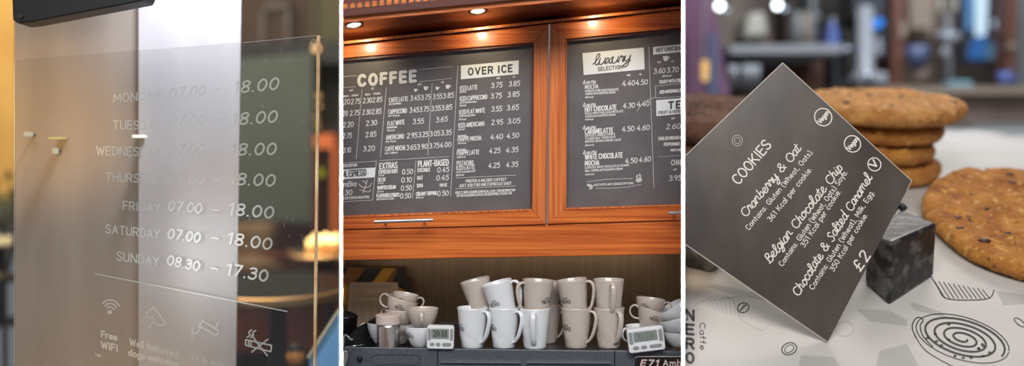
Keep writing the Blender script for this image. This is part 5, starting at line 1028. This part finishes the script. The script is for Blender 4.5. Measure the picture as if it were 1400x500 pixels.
# machine with the blue button
mc2 = root('bean_grinder', P(1190, 118, 3.9), 'tall silver and black machine with a glowing blue button', 'coffee machine')
link('column', lathe([(.001, 0), (.055, 0), (.055, .02), (.032, .04), (.030, .28), (.001, .29)], 28, None, Matrix.Translation(P(1183, 112, 3.85))), 'silver', mc2, smooth=True)
link('housing', prism([(1168, -40), (1214, -40), (1214, 80), (1190, 84), (1186, 30), (1168, 26)], 3.9, 4.1), 'darkgrey', mc2, bevel=.01)
link('foot', prism([(1176, 100), (1214, 98), (1216, 115.5), (1176, 115.5)], 3.8, 4.0), 'silver', mc2, bevel=.01)
link('panel', prism([(1196, 52), (1206, 52), (1206, 74), (1196, 74)], 3.88, 3.9), 'silver', mc2)
link('blue_button', prism(ell(1199.5, 31, 9.5, 6.5, 20), 3.86, 3.9), 'blue_light', mc2)
thing('wooden_post', [(1221, -60), (1238, -60), (1236, 122), (1219, 122)], 3.95, 4.1, 'brown', 'reddish brown upright post right of the blue button machine', 'post', (('moulding', [(1231, 30), (1239, 30), (1238, 52), (1231, 52)], 3.93, 3.96, 'tan'),))
thing('tan_cabinet', [(1240, -60), (1278, -60), (1276, 48), (1240, 44)], 4.1, 4.4, 'tan', 'tan wall cabinet between the post and the chrome tap', 'cabinet', (('door', [(1244, -50), (1272, -50), (1271, 40), (1244, 38)], 4.08, 4.11, 'tan'),))
cs = root('crockery_stack', P(1250, 119, 3.85), 'navy and grey crockery stack on the brown counter', 'crockery')
link('bowl', lathe([(.001, 0), (.03, 0), (.048, .08), (.046, .08), (.028, .006), (.001, .006)], 24, None, Matrix.Translation(P(1254, 92, 3.88))), 'navy', cs, smooth=True)
link('tumbler', lathe([(.001, 0), (.032, 0), (.036, .075), (.001, .075)], 24, None, Matrix.Translation(P(1257, 117.5, 3.9))), 'counter', cs, smooth=True)
tp_ = root('chrome_tap', P(1300, 118, 3.9), 'chrome tap tower with white knobs on the counter', 'tap')
link('column', tube([P(1298, 118, 3.95), P(1296, 20, 3.95)], .012), 'silver', tp_, smooth=True); link('cross_bar', tube([P(1284, 46, 3.95), P(1312, 52, 3.95)], .014), 'chrome', tp_, smooth=True)
for x, y in ((1288, 48), (1306, 50), (1292, 72)): link('knob', sphere(P(x, y, 3.9), .020), 'silver', tp_, smooth=True)
for i, x in enumerate((1287, 1307)): tag(link('tap_lever', prism(rrect(x, 4, 5, 22, 2), 3.85, 3.89), 'cream', bevel=.004), ('cream lever left of the pair hanging at the top', 'cream lever right of the pair hanging at the top')[i], 'lever', 'cream levers')
# window with daylight
wn = link('window_2', prism([(1314, -60), (1378, -60), (1376, 84), (1314, 84)], 4.15, 4.2), 'darkgrey'); struct(wn)
for pl, mm in (([(1323, -55), (1333, -55), (1330, 40), (1324, 40)], 'daywin'), ([(1336, -55), (1354, -55), (1348, 48), (1338, 48)], 'daywin_b'), ([(1336, 50), (1350, 48), (1346, 80), (1328, 80), (1330, 60)], glow('blue_pane', S(60, 110, 180), .8)), ([(1350, 60), (1366, 56), (1362, 80), (1348, 80)], glow('dull_pane', S(90, 124, 150), .7)), ([(1361, 28), (1376, 20), (1376, 36), (1366, 39)], 'daywin_b')):
    link('pane', prism(pl, 4.12, 4.15), mm, wn)
thing('wooden_post', [(1379, -60), (1392, -60), (1388, 110), (1376, 110)], 4.0, 4.1, 'brown', 'brown upright post at the right side of the daylight window', 'post', (('moulding', [(1378, 60), (1390, 60), (1389, 66), (1378, 66)], 3.98, 4.01, 'tan'),))
struct(link('wall_side', prism([(1392, -100), (1560, -100), (1560, 200), (1390, 200)], 4.3, 4.4), 'grey'))
def small_cup(px, py, d, r_, h_, m, name, label, cat):
    o = root(name, P(px, py, d), label, cat); link('bowl', lathe([(.001, 0), (r_ * .7, 0), (r_, h_), (r_ * .94, h_), (r_ * .6, .006), (.001, .006)], 24, None, Matrix.Translation(P(px, py, d))), m, o, smooth=True)
    link('handle', tube(cr([P(px, py, d) + Vector((r_ * .85, 0, h_ * .8)), P(px, py, d) + Vector((r_ * 1.35, 0, h_ * .6)), P(px, py, d) + Vector((r_ * .8, 0, h_ * .25))]), .006), m, o, smooth=True)
small_cup(1374, 118, 3.9, .030, .055, 'cobalt', 'takeaway_cup', 'cobalt blue cup at the right end of the counter', 'cup')
tag(link('folded_cloth', prism(rrect(1315, 116, 32, 12, 4), 3.86, 3.95), 'teal', bevel=.008), 'folded teal cloth lying on the edge of the brown counter', 'cloth')
link('knob', sphere(P(1158, 68, 3.69), .012), 'chrome', shelf, smooth=True); link('knob', sphere(P(1186, 104, 3.75), .016), 'chrome', mc2, smooth=True)

# ------------------------------------------------------------------ tidy: origins of single-mesh things at their base, drop helper flags
bpy.context.view_layer.update()
for o in list(bpy.data.objects):
    if o.type == 'MESH' and o.parent is None and o.location.length < 1e-9:
        vs = [v.co for v in o.data.vertices]
        c = Vector((sum(v.x for v in vs) / len(vs), sum(v.y for v in vs) / len(vs), min(v.z for v in vs)))
        o.data.transform(Matrix.Translation(-c)); o.location = c
        for k in o.children: k.location -= c
for o in bpy.data.objects:
    for k in ('_local', '_used'):
        if k in o: del o[k]
